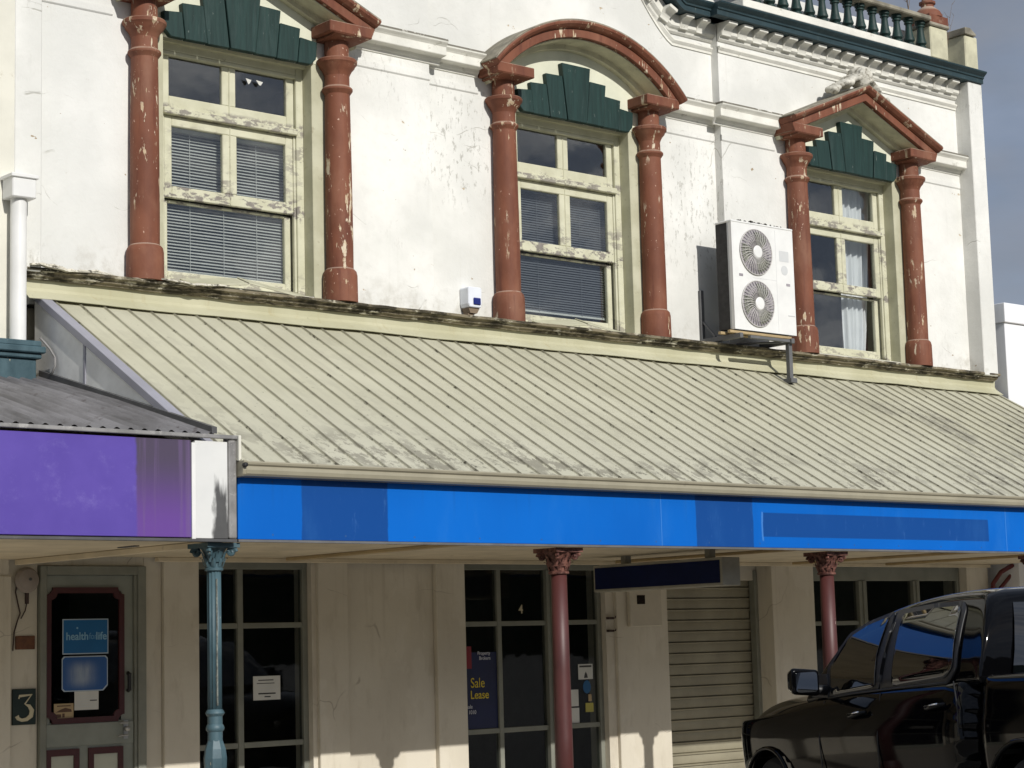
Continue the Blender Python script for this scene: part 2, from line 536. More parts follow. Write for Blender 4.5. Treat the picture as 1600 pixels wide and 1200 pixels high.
    base = m.mix(m.step(m.noise(7, 6, .6, stretch=(1, 1, .4)), .3, .7), (.028, .062, .078, 1), (.065, .118, .14, 1))
    fl = m.step(m.noise(22, 6, .65, stretch=(1.3, 1.3, .35)), .66, .69)
    base = m.mix(fl, base, (.42, .38, .28, 1))
    MAT['teal_iron'] = m.bsdf(base, .5, m.bump(m.noise(30, 5), .3, .004), spec=.4)

    m = M('maroon_iron')
    base = m.mix(m.step(m.noise(5, 5, .6, stretch=(1, 1, .5)), .3, .7), (.062, .018, .017, 1), (.092, .028, .025, 1))
    fl = m.step(m.noise(17, 5, .6, stretch=(1, 1, .5)), .69, .705)
    base = m.mix(fl, base, (.55, .45, .4, 1))
    MAT['maroon_iron'] = m.bsdf(base, .5, m.bump(m.noise(30, 5), .15, .003), spec=.5)

    m = M('capital_pink')
    base = m.mix(m.step(m.noise(26, 5, .6), .35, .65), (.06, .022, .018, 1), (.20, .09, .068, 1))
    MAT['capital_pink'] = m.bsdf(base, .6, m.bump(m.noise(45, 4), .6, .01), spec=.3)

    m = M('poster_faded')
    x, y, z = m.xyz()
    fx = m.step(m.math('ABSOLUTE', m.math('SUBTRACT', x, 7.575)), .02, .17, 1, 0)
    fz_ = m.step(m.math('ABSOLUTE', m.math('SUBTRACT', z, 1.465)), .03, .13, 1, 0)
    n_ = m.step(m.noise(9, 5, .6, stretch=(2, 1, .35)), .3, .7, .5, 1.0)
    base = m.mix(m.mul(fx, fz_, n_), (.035, .105, .30, 1), (.30, .36, .46, 1))
    MAT['poster_faded'] = m.bsdf(base, .4, spec=.3)

    # ground
    m = M('asphalt')
    base = m.mix(m.noise(60, 4), (.11, .107, .10, 1), (.19, .185, .172, 1))
    base = m.mix(m.step(m.noise(.7, 5), .4, .7, 0, .4), base, (.19, .183, .168, 1))
    MAT['asphalt'] = m.bsdf(base, .85, m.bump(m.noise(120, 3), .5, .01))
    m = M('paving')
    base = m.mix(m.noise(3, 6), (.40, .37, .315, 1), (.52, .485, .42, 1))
    MAT['paving'] = m.bsdf(base, .85, m.bump(m.noise(40, 4), .3, .006))
    m = M('added_hill_green')
    base = m.mix(m.noise(.05, 6, .7), (.012, .018, .01, 1), (.03, .04, .02, 1))
    MAT['added_hill_green'] = m.bsdf(base, .9, spec=.1)

    # truck
    m = M('black_paint')
    fl = m.noise(900, 2)
    base = m.mix(m.step(fl, .55, .8), (.0018, .0018, .0022, 1), (.003, .003, .0038, 1))
    n1 = m.bump(m.noise(1.2, 3, vec=m.O), .03, .02)
    MAT['black_paint'] = m.bsdf(base, .05, None, spec=.2)
    m = M('tinted_glass')
    MAT['tinted_glass'] = m.bsdf((.002, .0025, .003, 1), .012, m.bump(m.noise(.9, 2, vec=m.O), .03, .02), spec=.8, ior=1.65)

    simple('roof_grey', (.12, .12, .12, 1))
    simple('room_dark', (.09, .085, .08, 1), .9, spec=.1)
    simple('gutter_beige', (.30, .275, .20, 1), .45, var=.08, vs=3, dirt=(.62, (.12, .1, .07, 1), .5))
    simple('grey_panel', (.78, .78, .76, 1), .6, var=.12, vs=3, dirt=(.64, (.12, .11, .1, 1), .7))
    simple('lilac_trim', (.30, .30, .345, 1), .5, var=.08, vs=3)
    simple('trim_grey', (.21, .205, .20, 1), .55, var=.25, vs=6, dirt=(.55, (.42, .41, .39, 1), .6))
    simple('teal_rust', (.16, .17, .15, 1), .7, var=.5, vs=30)
    simple('soffit_beige', (.58, .50, .36, 1), .75, var=.12, vs=2.5, bump=.2, dirt=(.60, (.24, .18, .11, 1), .5))
    simple('soffit_timber', (.40, .30, .16, 1), .7, var=.15, vs=4)
    simple('door_sage', (.235, .25, .215, 1), .5, var=.1, vs=4, bump=.2)
    simple('frame_grey', (.20, .205, .17, 1), .55, var=.12, vs=4, bump=.15)
    simple('door_maroon', (.055, .012, .013, 1), .4, var=.12, vs=5)
    simple('panel_cream', (.44, .45, .37, 1), .6, var=.06)
    simple('metal', (.45, .45, .44, 1), .35, metal=.9)
    simple('dark_metal', (.075, .075, .078, 1), .5, var=.2, dirt=(.62, (.2, .17, .14, 1), .5))
    simple('bracket_grey', (.12, .122, .125, 1), .55, var=.15)
    simple('black_plastic', (.012, .012, .013, 1), .5)
    simple('rubber', (.012, .012, .012, 1), .85)
    simple('ac_white', (.74, .74, .72, 1), .45, var=.05, vs=4, dirt=(.68, (.5, .47, .4, 1), .4))
    simple('ac_side', (.03, .029, .028, 1), .8, var=.3, vs=20)
    simple('ac_dark', (.31, .285, .31, 1), .6)
    simple('ac_wire', (.50, .485, .46, 1), .5)
    simple('badge_grey', (.58, .59, .59, 1), .5, var=.03)
    simple('moss', (.03, .028, .02, 1), .95, var=.4, vs=30)
    simple('alarm_white', (.72, .75, .80, 1), .4, var=.04)
    simple('alarm_blue', (.01, .02, .16, 1), .3)
    simple('box_underside', (.20, .15, .1, 1), .8)
    simple('pvc_white', (.74, .74, .72, 1), .4, var=.06, vs=3, dirt=(.7, (.4, .38, .33, 1), .5))
    simple('neighbour_render', (.67, .655, .57, 1), .8, var=.07, vs=2, bump=.3, dirt=(.64, (.45, .41, .32, 1), .6))
    simple('white_cladding', (.80, .81, .83, 1), .6, var=.03, vs=1.5)
    simple('sign_navy', (.004, .009, .045, 1), .6, spec=.15)
    simple('sign_frame', (.30, .285, .23, 1), .5)
    simple('shutter', (.30, .275, .20, 1), .5, var=.12, vs=3, metal=.2)
    simple('meter_cream', (.52, .475, .385, 1), .6, var=.05)
    simple('glass_brown', (.02, .013, .01, 1), .1)
    simple('poster_blue', (.008, .115, .30, 1), .4, var=.05)
    simple('poster_edge', (.42, .50, .58, 1), .4, var=.05)
    simple('lettering_blue', (.22, .42, .58, 1), .5, var=.02)
    simple('lettering_pale', (.12, .30, .50, 1), .5, var=.02)
    simple('paper', (.60, .60, .56, 1), .7, var=.04)
    simple('paper_ink', (.05, .05, .05, 1), .7)
    simple('sticker_tan', (.42, .31, .17, 1), .6, var=.1)
    simple('sticker_brown', (.10, .05, .03, 1), .6)
    simple('plate_green', (.008, .02, .015, 1), .4)
    simple('number_cream', (.56, .50, .34, 1), .5, var=.03)
    simple('plate_brown', (.13, .05, .02, 1), .5, var=.25, vs=25)
    simple('bell_grey', (.27, .23, .20, 1), .5, var=.15)
    simple('cable_dark', (.05, .03, .025, 1), .7)
    simple('banner_navy', (.005, .009, .05, 1), .45, var=.2, vs=3)
    simple('banner_red', (.22, .012, .02, 1), .45)
    simple('lettering_yellow', (.62, .47, .03, 1), .5, var=.03)
    simple('lettering_white', (.62, .63, .68, 1), .5, var=.03)
    simple('sticker_blue', (.01, .09, .22, 1), .4)
    simple('sticker_yellow', (.45, .40, .08, 1), .5)
    simple('blind_slat', (.54, .54, .51, 1), .5, var=.05)
    simple('blind_slat_dark', (.13, .135, .15, 1), .5, var=.05)
    simple('stone_ornament', (.58, .56, .49, 1), .85, var=.18, vs=7, bump=.6, dirt=(.50, (.16, .14, .10, 1), .8))
    simple('pier_cream', (.52, .50, .36, 1), .8, var=.15, vs=5, bump=.4, dirt=(.60, (.2, .18, .12, 1), .7))
    simple('parapet_cap', (.24, .22, .17, 1), .85, var=.35, vs=6, bump=.5)
    simple('weed_straw', (.16, .11, .07, 1), .9)
    simple('pipe_red', (.12, .02, .018, 1), .5)
    simple('mirror', (.8, .82, .85, 1), .03, metal=1.0, var=.01)
    simple('chrome', (.75, .76, .78, 1), .12, metal=1.0, var=.02)
    simple('lamp_lens', (.35, .36, .38, 1), .1, coat=.6)
    simple('red_lens', (.25, .01, .01, 1), .1, coat=.6)
    simple('strip_pale', (.55, .52, .43, 1), .8, var=.2, vs=9, dirt=(.50, (.05, .045, .03, 1), .9))


build_materials()

# ------------------------------------------------------------------ geometry helpers
ORG = {}


class MB:
    """collects shapes into one mesh"""

    def __init__(self):
        self.v = []
        self.f = []

    def add(self, vs, fs):
        n = len(self.v)
        self.v += [tuple(p) for p in vs]
        self.f += [tuple(i + n for i in q) for q in fs]
        return self

    def box(self, x0, x1, y0, y1, z0, z1):
        vs = [(x, y, z) for x in (x0, x1) for y in (y0, y1) for z in (z0, z1)]
        return self.add(vs, [(0, 1, 3, 2), (4, 6, 7, 5), (0, 4, 5, 1), (2, 3, 7, 6), (0, 2, 6, 4), (1, 5, 7, 3)])

    def prism(self, poly, axis, a, b):
        """poly of 2-D points; axis 0: (y,z) along x; 1: (x,z) along y; 2: (x,y) along z"""
        def mk(p, t):
            return {0: (t, p[0], p[1]), 1: (p[0], t, p[1]), 2: (p[0], p[1], t)}[axis]
        n = len(poly)
        vs = [mk(p, a) for p in poly] + [mk(p, b) for p in poly]
        fs = [tuple(range(n - 1, -1, -1)), tuple(range(n, 2 * n))]
        fs += [(i, (i + 1) % n, n + (i + 1) % n, n + i) for i in range(n)]
        return self.add(vs, fs)

    def tube(self, pts, r, seg=10, cap=True):
        pts = [Vector(p) for p in pts]
        rs = r if isinstance(r, (list, tuple)) else [r] * len(pts)
        vs, fs = [], []
        prev = None
        for i, p in enumerate(pts):
            d = (pts[min(i + 1, len(pts) - 1)] - pts[max(i - 1, 0)]).normalized()
            a = prev if prev is not None else (Vector((0, 0, 1)) if abs(d.z) < .9 else Vector((1, 0, 0)))
            u = (a - d * a.dot(d)).normalized()
            prev = u
            w = d.cross(u)
            for k in range(seg):
                t = 2 * math.pi * k / seg
                vs.append(p + (u * math.cos(t) + w * math.sin(t)) * rs[i])
        for i in range(len(pts) - 1):
            for k in range(seg):
                a, b = i * seg + k, i * seg + (k + 1) % seg
                fs.append((a, b, b + seg, a + seg))
        if cap:
            fs.append(tuple(range(seg - 1, -1, -1)))
            fs.append(tuple(range((len(pts) - 1) * seg, len(pts) * seg)))
        return self.add(vs, fs)

    def lathe(self, prof, cx, cy, seg=24, axis='z', flute=0, amp=0):
        """prof: (radius, height) pairs, from bottom to top"""
        vs, fs = [], []
        n = len(prof)
        for (r, h) in prof:
            for k in range(seg):
                t = 2 * math.pi * k / seg
                rr = r - (amp * (.5 + .5 * math.cos(flute * t)) if flute else 0)
                vs.append((cx + rr * math.cos(t), cy + rr * math.sin(t), h))
        for i in range(n - 1):
            for k in range(seg):
                a, b = i * seg + k, i * seg + (k + 1) % seg
                fs.append((a, b, b + seg, a + seg))
        fs.append(tuple(range(seg - 1, -1, -1)))
        fs.append(tuple(range((n - 1) * seg, n * seg)))
        if axis == 'y':      # turned to face the street: radius in x/z, height along -y
            vs = [(v[0], cy - v[2], v[1]) for v in vs]
        return self.add(vs, fs)

    def disc_y(self, prof, cx, cz, seg=32):
        """a turned shape whose axis points at the street; prof: (radius, y)"""
        vs, fs = [], []
        for (r, yy) in prof:
            for k in range(seg):
                t = 2 * math.pi * k / seg
                vs.append((cx + r * math.cos(t), yy, cz + r * math.sin(t)))
        for i in range(len(prof) - 1):
            for k in range(seg):
                a, b = i * seg + k, i * seg + (k + 1) % seg
                fs.append((a, b, b + seg, a + seg))
        fs.append(tuple(range((len(prof) - 1) * seg, len(prof) * seg)))
        return self.add(vs, fs)

    def sweep_x(self, prof, x0, x1):
        """closed profile of (y,z) run along x"""
        return self.prism(prof, 0, x0, x1)

    def sweep_path(self, path, prof):
        """path: (x,z) polyline on the facade; prof: closed (n,y), n = distance along the path's left normal; mitred"""
        P = [Vector((p[0], p[1])) for p in path]
        vs, fs = [], []
        m = len(prof)
        for i, p in enumerate(P):
            d0 = (P[i] - P[i - 1]).normalized() if i else None
            d1 = (P[i + 1] - P[i]).normalized() if i < len(P) - 1 else None
            a = d0 or d1
            b = d1 or d0
            n0 = Vector((-a.y, a.x))
            n1 = Vector((-b.y, b.x))
            nn = (n0 + n1).normalized()
            k = 1 / max(.3, nn.dot(n0))
            for (q, yy) in prof:
                w = p + nn * q * k
                vs.append((w.x, yy, w.y))
        for i in range(len(P) - 1):
            for j in range(m):
                a, b = i * m + j, i * m + (j + 1) % m
                fs.append((a, b, b + m, a + m))
        fs.append(tuple(range(m - 1, -1, -1)))
        fs.append(tuple(range((len(P) - 1) * m, len(P) * m)))
        return self.add(vs, fs)

    def wall(self, x0, x1, z0, z1, holes, yf, depth, yb=None):
        """street-facing wall with rectangular openings and their reveals"""
        xs = sorted({x0, x1, *[h[0] for h in holes], *[h[1] for h in holes]})
        zs = sorted({z0, z1, *[h[2] for h in holes], *[h[3] for h in holes]})
        for i in range(len(xs) - 1):
            for j in range(len(zs) - 1):
                cx, cz = (xs[i] + xs[i + 1]) / 2, (zs[j] + zs[j + 1]) / 2
                if any(h[0] < cx < h[1] and h[2] < cz < h[3] for h in holes):
                    continue
                a, b, c, d = xs[i], xs[i + 1], zs[j], zs[j + 1]
                self.add([(a, yf, c), (b, yf, c), (b, yf, d), (a, yf, d)], [(0, 1, 2, 3)])
                self.add([(a, yf + depth, c), (b, yf + depth, c), (b, yf + depth, d), (a, yf + depth, d)], [(3, 2, 1, 0)])
        y2 = yf + depth
        for (a, b, c, d) in holes:
            self.add([(a, yf, c), (a, yf, d), (a, y2, d), (a, y2, c)], [(0, 1, 2, 3)])
            self.add([(b, yf, c), (b, y2, c), (b, y2, d), (b, yf, d)], [(0, 1, 2, 3)])
            self.add([(a, yf, d), (b, yf, d), (b, y2, d), (a, y2, d)], [(0, 1, 2, 3)])
            self.add([(a, yf, c), (a, y2, c), (b, y2, c), (b, yf, c)], [(0, 1, 2, 3)])
        a, b, c, d = x0, x1, z0, z1
        self.add([(a, yf, c), (a, yf, d), (a, y2, d), (a, y2, c)], [(0, 1, 2, 3)])
        self.add([(b, yf, c), (b, y2, c), (b, y2, d), (b, yf, d)], [(0, 1, 2, 3)])
        self.add([(a, yf, d), (b, yf, d), (b, y2, d), (a, y2, d)], [(0, 1, 2, 3)])
        return self

    def build(self, name, mat, parent=None, smooth=False, bevel=0, seg=1, fix=True):
        o = Vector((0, 0, 0))
        if parent is not None:
            o = ORG[parent.name]
        me = bpy.data.meshes.new(name)
        me.from_pydata([(v[0] - o.x, v[1] - o.y, v[2] - o.z) for v in self.v], [], self.f)
        me.materials.append(MAT[mat] if isinstance(mat, str) else mat)
        if fix:
            bm = bmesh.new()
            bm.from_mesh(me)
            bmesh.ops.recalc_face_normals(bm, faces=bm.faces)
            bm.to_mesh(me)
            bm.free()
        ob = bpy.data.objects.new(name, me)
        COL.objects.link(ob)
        if parent is not None:
            ob.parent = parent
        ORG[ob.name] = o
        if smooth:
            me.shade_auto(smooth) if False else None
            for p in me.polygons:
                p.use_smooth = True
            if smooth is not True:
                me.set_sharp_from_angle(angle=R(smooth))
        if bevel:
            md = ob.modifiers.new('bevel', 'BEVEL')
            md.width = bevel
            md.segments = seg
            md.limit_method = 'ANGLE'
            md.angle_limit = R(40)
        return ob


def tag(o, label, cat, group=None, kind=None):
    if label:
        o['label'] = label
    if cat:
        o['category'] = cat
    if group:
        o['group'] = group
    if kind:
        o['kind'] = kind
    return o


def thing(name, loc, label, cat, group=None):
    o = bpy.data.objects.new(name, None)
    o.location = loc
    o.empty_display_size = .2
    COL.objects.link(o)
    ORG[o.name] = Vector(loc)
    return tag(o, label, cat, group)


def one(mb, name, mat, label, cat, group=None, **kw):
    """a thing that is one mesh: origin moved to its lowest middle"""
    xs, ys, zs = zip(*mb.v)
    o = Vector(((min(xs) + max(xs)) / 2, (min(ys) + max(ys)) / 2, min(zs)))
    mb.v = [(v[0] - o.x, v[1] - o.y, v[2] - o.z) for v in mb.v]
    ob = mb.build(name, mat, **kw)
    ob.location = o
    ORG[ob.name] = o
    return tag(ob, label, cat, group)


def text(body, x, y, z, size, mat, parent, name='lettering', rot=(R(90), 0, 0), align='CENTER', ext=.001, sx=1.0, bold=0.0, shear=0.0):
    cu = bpy.data.curves.new(name, 'FONT')
    cu.body = body
    cu.size = size
    cu.align_x = align
    cu.align_y = 'CENTER'
    cu.extrude = ext
    cu.offset = bold
    cu.shear = shear
    cu.materials.append(MAT[mat])
    tmp = bpy.data.objects.new('tmp', cu)
    COL.objects.link(tmp)
    bpy.context.view_layer.update()
    me = bpy.data.meshes.new_from_object(tmp.evaluated_get(bpy.context.evaluated_depsgraph_get()))
    bpy.data.objects.remove(tmp)
    bpy.data.curves.remove(cu)
    me.name = name
    o = bpy.data.objects.new(name, me)
    COL.objects.link(o)
    p = ORG[parent.name] if parent is not None else Vector((0, 0, 0))
    o.location = Vector((x, y, z)) - p
    o.rotation_euler = rot
    o.scale = (sx, 1, 1)
    if parent is not None:
        o.parent = parent
    return o


def struct(mb, name, mat, **kw):
    o = mb.build(name, mat, **kw)
    o['kind'] = 'structure'
    return o


def rect(x0, x1, z0, z1):
    return [(x0, z0), (x1, z0), (x1, z1), (x0, z1)]


# ------------------------------------------------------------------ ground, road, added hill ring
GZ = .15          # pavement level at the shop fronts
mb = MB().add([(-900, -1200, -.03), (900, -1200, -.03), (900, 900, -.03), (-900, 900, -.03)], [(0, 1, 2, 3)])
struct(mb, 'ground', 'asphalt')
mb = MB().add([(-300, -3.05, .02), (300, -3.05, .02), (300, -9, .25), (-300, -9, .25), (-300, -15, .02), (300, -15, .02)],
              [(0, 3, 2, 1), (3, 4, 5, 2)])
struct(mb, 'road', 'asphalt')
struct(MB().box(-300, 300, -2.9, 6, -.02, GZ), 'pavement', 'paving')
struct(MB().box(-300, 300, -3.05, -2.9, -.02, GZ + .004), 'kerb', 'paving', bevel=.02)
# unseen hill ring, added to block low sky from the window reflections
vs, fs = [], []
N = 120
for i in range(N):
    a = 2 * math.pi * i / N
    hgt = 46 + 9 * math.sin(3 * a + 1) + 4 * math.sin(7 * a) + random.uniform(-2, 2)
    back = 1.0 if math.sin(a) < .05 else 0
    rr = 260
    vs += [(rr * math.cos(a), rr * math.sin(a), -1), (1.15 * rr * math.cos(a), 1.15 * rr * math.sin(a), hgt * (.12 + .88 * back)),
           (1.5 * rr * math.cos(a), 1.5 * rr * math.sin(a), hgt * 1.1 * (.12 + .88 * back))]
for i in range(N):
    j = (i + 1) % N
    fs += [(3 * i, 3 * j, 3 * j + 1, 3 * i + 1), (3 * i + 1, 3 * j + 1, 3 * j + 2, 3 * i + 2)]
struct(MB().add(vs, fs), 'added_hills', 'added_hill_green', smooth=True)

# ------------------------------------------------------------------ the shop building
XL, XR = 7.05, 18.87          # between the end piers
ML, MR = 11.02, 14.86         # middle bay, set back
SBY = -.10                    # face of the side bays
WIN = ((8.97, SBY), (12.87, 0.0), (16.87, SBY))
HW = .74
ZS, ZT = 4.60, 6.66           # upper window openings
bld = thing('shop_building', (12.9, 0, GZ), 'two storey white rendered shop building with red columned upper windows', 'building')

# upper wall, side bays and middle bay
for (x0, x1, yf, w) in ((XL, ML, SBY, WIN[0]), (ML, MR, 0.0, WIN[1]), (MR, XR, SBY, WIN[2])):
    MB().wall(x0, x1, 4.3, 9.6 if yf == 0 else 8.0, [(w[0] - HW, w[0] + HW, ZS, ZT)], yf, .34).build('wall', 'white_render', bld)
# end piers
CZ0 = 7.982
for (x0, x1) in ((6.82, XL), (XR, 19.13)):
    MB().box(x0, x1, -.30, .3, 4.52, CZ0).build('pier', 'white_render', bld, bevel=.008)
# rest of the block: sides, back, roof and dark rooms behind the windows
sh = MB()
sh.box(6.82, 7.0, .3, 11, GZ, 8.0)
sh.box(18.95, 19.1, .3, 11, GZ, 8.0)
sh.box(6.82, 19.1, 11, 11.2, GZ, 8.0)
sh.build('side_wall', 'white_render', bld)
MB().box(6.9, 19.0, .24, 11, 7.6, 7.8).build('roof', 'roof_grey', bld)
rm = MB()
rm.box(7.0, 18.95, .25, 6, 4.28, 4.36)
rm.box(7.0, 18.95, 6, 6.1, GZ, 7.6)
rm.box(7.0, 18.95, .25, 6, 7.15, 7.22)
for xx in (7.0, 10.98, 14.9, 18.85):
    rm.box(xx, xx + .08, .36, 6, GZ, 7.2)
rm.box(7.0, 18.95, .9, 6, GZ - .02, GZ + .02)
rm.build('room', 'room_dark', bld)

# --- upper windows
def upper_window(cx, yw):
    ox = cx - HW
    w = thing('window', (cx, yw, ZS), None, None)
    del_keys(w)
    w.parent = bld
    w.location = Vector((cx, yw, ZS)) - ORG[bld.name]
    yf = yw + .125
    # timber frame box
    fr = MB()
    fr.box(cx - HW, cx - HW + .075, yf, yf + .12, ZS, ZT)
    fr.box(cx + HW - .075, cx + HW, yf, yf + .12, ZS, ZT)
    fr.box(cx - HW + .075, cx + HW - .075, yf - .002, yf + .12, ZT - .085, ZT)
    fr.box(cx - HW + .075, cx + HW - .075, yf - .03, yf + .12, 6.03, 6.085)     # transom
    fr.box(cx - HW + .075, cx + HW - .075, yf + .0, yf + .03, ZT - .12, ZT - .086)
    fr.box(cx - HW + .076, cx - HW + .10, yf + .012, yf + .05, ZS + .05, 6.03)
    fr.box(cx + HW - .10, cx + HW - .076, yf + .012, yf + .05, ZS + .05, 6.03)
    fr.build('frame', 'cream_joinery', w, bevel=.006)
    x0, x1 = cx - HW + .10, cx + HW - .10

    def sash(a, b, z0, z1, yy, sides, top, bot, mull=None):
        s = MB()
        s.box(a, a + sides, yy, yy + .045, z0, z1)
        s.box(b - sides, b, yy, yy + .045, z0, z1)
        s.box(a + sides, b - sides, yy + .001, yy + .045, z1 - top, z1)
        s.box(a + sides, b - sides, yy + .001, yy + .045, z0, z0 + bot)
        if mull:
            s.box(cx - mull / 2, cx + mull / 2, yy + .002, yy + .045, z0 + bot, z1 - top)
            s.box(cx - .006, cx + .006, yy - .008, yy + .02, z0 + .004, z1 - .004)
        s.build('sash', 'cream_joinery', w, bevel=.006)
        if mull:
            cells = ((a + sides, cx - mull / 2), (cx + mull / 2, b - sides))
        else:
            cells = ((a + sides, b - sides),)
        for (p, q) in cells:
            MB().box(p - .004, q + .004, yy + .022, yy + .026, z0 + bot - .004, z1 - top + .004).build('pane', 'window_glass', w)

    sash(x0 - .02, x1 + .02, 6.085, ZT - .09, yf + .03, .075, .03, .115, .135)
    sash(x0, x1, 5.335, 6.028, yf + .022, .075, .085, .10, .14)
    sash(x0, x1, 4.645, 5.325, yf + .072, .06, .02, .085)
    MB().add([(cx - HW + .002, yw - .04, 4.585), (cx + HW - .002, yw - .04, 4.585), (cx + HW - .002, yf + .10, 4.66), (cx - HW + .002, yf + .10, 4.66),
              (cx - HW + .002, yw - .04, 4.55), (cx + HW - .002, yw - .04, 4.55), (cx + HW - .002, yf + .10, 4.55), (cx - HW + .002, yf + .10, 4.55)],
             [(0, 1, 2, 3), (4, 5, 1, 0), (4, 0, 3, 7), (1, 5, 6, 2), (3, 2, 6, 7)]).build('sill', 'cream_joinery', w, bevel=.004)
    # cream lining of the reveals and the flat strips beside them
    rv = MB()
    for s in (-1, 1):
        a, b = sorted((cx + s * HW, cx + s * (HW - .004)))
        rv.box(a, b, yw - .006, yf - .001, 4.61, ZT - .004)
        a, b = sorted((cx + s * (HW - .001), cx + s * (HW + .16)))
        rv.box(a, b, yw - .008, yw + .004, 4.56, 6.70)
    rv.box(cx - HW + .005, cx + HW - .005, yw + .07, yf - .001, ZT - .028, ZT - .003)
    rv.build('reveal', 'cream_reveal', w)
    return w


def del_keys(o):
    for k in ('label', 'category', 'group'):
        if k in o:
            del o[k]


for (cx, yw) in WIN:
    upper_window(cx, yw)

# --- columns flanking the windows
def upper_column(x, y):
    c = thing('column', (x, y, 4.56), None, None)
    del_keys(c)
    c.parent = bld
    c.location = Vector((x, y, 4.56)) - ORG[bld.name]
    MB().lathe([(.152, 4.555), (.152, 4.60), (.150, 4.79), (.142, 4.825), (.124, 4.845), (.118, 4.85)], x, y, 28).build('base', 'red_oxide', c, smooth=35)
    MB().lathe([(.118, 4.845), (.119, 5.1), (.117, 5.6), (.112, 6.2), (.109, 6.50), (.107, 6.90)], x, y, 28).build('shaft', 'red_oxide', c, smooth=35)
    MB().lathe([(.108, 6.385), (.118, 6.40), (.136, 6.425), (.136, 6.44), (.128, 6.45), (.112, 6.462), (.108, 6.47)], x, y, 28).build('ring', 'red_oxide', c, smooth=35)
    MB().lathe([(.109, 6.555), (.116, 6.575), (.132, 6.605), (.155, 6.63), (.160, 6.645), (.178, 6.665), (.180, 6.69), (.172, 6.70), (.13, 6.712), (.106, 6.715)], x, y, 28).build('capital', 'red_oxide', c, smooth=35)


for (cx, yw) in WIN:
    for s in (-1, 1):
        upper_column(cx + s * .955, yw - .085)

# --- impost blocks, hoods and tympana
for k, (cx, yw) in enumerate(WIN):
    ped = thing('pediment', (cx, yw, 6.87), None, None)
    del_keys(ped)
    ped.parent = bld
    ped.location = Vector((cx, yw, 6.87)) - ORG[bld.name]
    for s in (-1, 1):
        bx = cx + s * .955
        b = MB()
        lo, hi = (bx - .235, bx + .215) if s < 0 else (bx - .215, bx + .235)
        b.box(lo + .06, hi - .06, yw - .24, yw + .01, 6.868, 6.885)
        b.box(lo, hi, yw - .30, yw + .01, 6.885, 6.985)
        b.prism([(yw - .30, 6.885), (yw - .21, 6.86), (yw + .01, 6.86), (yw + .01, 6.885)], 0, lo + .05, hi - .05)
        b.build('impost_block', 'red_oxide', ped, bevel=.008)
    # hood: two stepped mouldings following the outline, (n, y) profile
    if k == 1:
        cz, rad = 7.55 - 1.66, 1.66
        a0 = math.acos(1.25 / rad)
        path = []
        for i in range(41):
            t = math.pi - a0 - (math.pi - 2 * a0) * i / 40
            path.append((cx + rad * math.cos(t), cz + rad * math.sin(t)))
    else:
        path = [(cx - 1.25, 7.045), (cx, 7.565), (cx + 1.25, 7.045)]
    yo = yw - .33
    h1 = MB().sweep_path(path, [(0, yw + .0), (0, yo - .03), (-.012, yo - .035), (-.03, yo - .03), (-.055, yo), (-.065, yo + .02), (-.065, yw)])
    h1.build('raking_cornice', 'red_oxide', ped, bevel=.004)
    h2 = MB().sweep_path(path, [(-.066, yw), (-.066, yo + .035), (-.150, yo + .035), (-.150, yo + .075), (-.150, yw)])
    h2.build('raking_band', 'red_oxide', ped, bevel=.004)
    h3 = MB().sweep_path(path, [(-.151, yw), (-.151, yo + .08), (-.165, yo + .08), (-.165, yw - .075), (-.215, yw - .075), (-.215, yw)])
    h3.build('soffit', 'pier_cream', ped, bevel=.004)
    h4 = MB().sweep_path([(p[0], p[1] + .004) for p in path], [(.012, yw), (.012, yo - .02), (0, yo - .02), (0, yw)])
    h4.build('cap_flashing', 'parapet_cap', ped)
    # tympanum
    if k == 1:
        pts = [(cx + (rad - .16) * math.cos(t), cz + (rad - .16) * math.sin(t)) for t in [a0 + .03 + (math.pi - 2 * a0 - .06) * i / 24 for i in range(25)]]
        pts = [(cx + .80, 6.66)] + [p for p in pts if p[1] > 6.7] + [(cx - .80, 6.66)]
    else:
        pts = [(cx + .80, 6.66), (cx + .80, 7.06), (cx, 7.40), (cx - .80, 7.06), (cx - .80, 6.66)]
    MB().prism(pts, 1, yw - .012, yw - .002).build('tympanum', 'tympanum_cream', ped)
    # fan of green boards
    fan = thing('fan_boards', (cx, yw, 6.63), None, None)
    del_keys(fan)
    fan.parent = bld
    fan.location = Vector((cx, yw, 6.63)) - ORG[bld.name]
    topz = [6.855, 6.945, 7.06, 7.19, 7.06, 6.945, 6.855]
    xt = [-.80, -.62, -.41, -.19, .19, .41, .62, .80]
    xb = [-.745, -.56, -.345, -.125, .125, .345, .56, .745]
    for i in range(7):
        def at(zz, j):
            u = (zz - 6.63) / .56
            return cx + xb[j] + (xt[j] - xb[j]) * u
        g = .003
        z1 = topz[i]
        tilt = .006 * (i - 3)
        poly = [(at(6.63, i) + g, 6.63 + random.uniform(-.003, .003)), (at(6.63, i + 1) - g, 6.63), (at(z1, i + 1) - g, z1 - max(0, tilt)), (at(z1, i) + g, z1 + min(0, tilt))]
        if i == 0:
            poly = [(at(6.68, 0), 6.685), (at(6.63, 0) + .05, 6.63)] + poly[1:]
        if i == 6:
            poly = [poly[0], (at(6.63, 7) - .05, 6.63), (at(6.68, 7), 6.685)] + poly[2:]
        d = .058 + random.uniform(-.006, .006) + (.012 if i == 3 else 0)
        MB().prism(poly, 1, yw - .012 - d, yw - .0125).build('board', 'green_board', fan, bevel=.005)

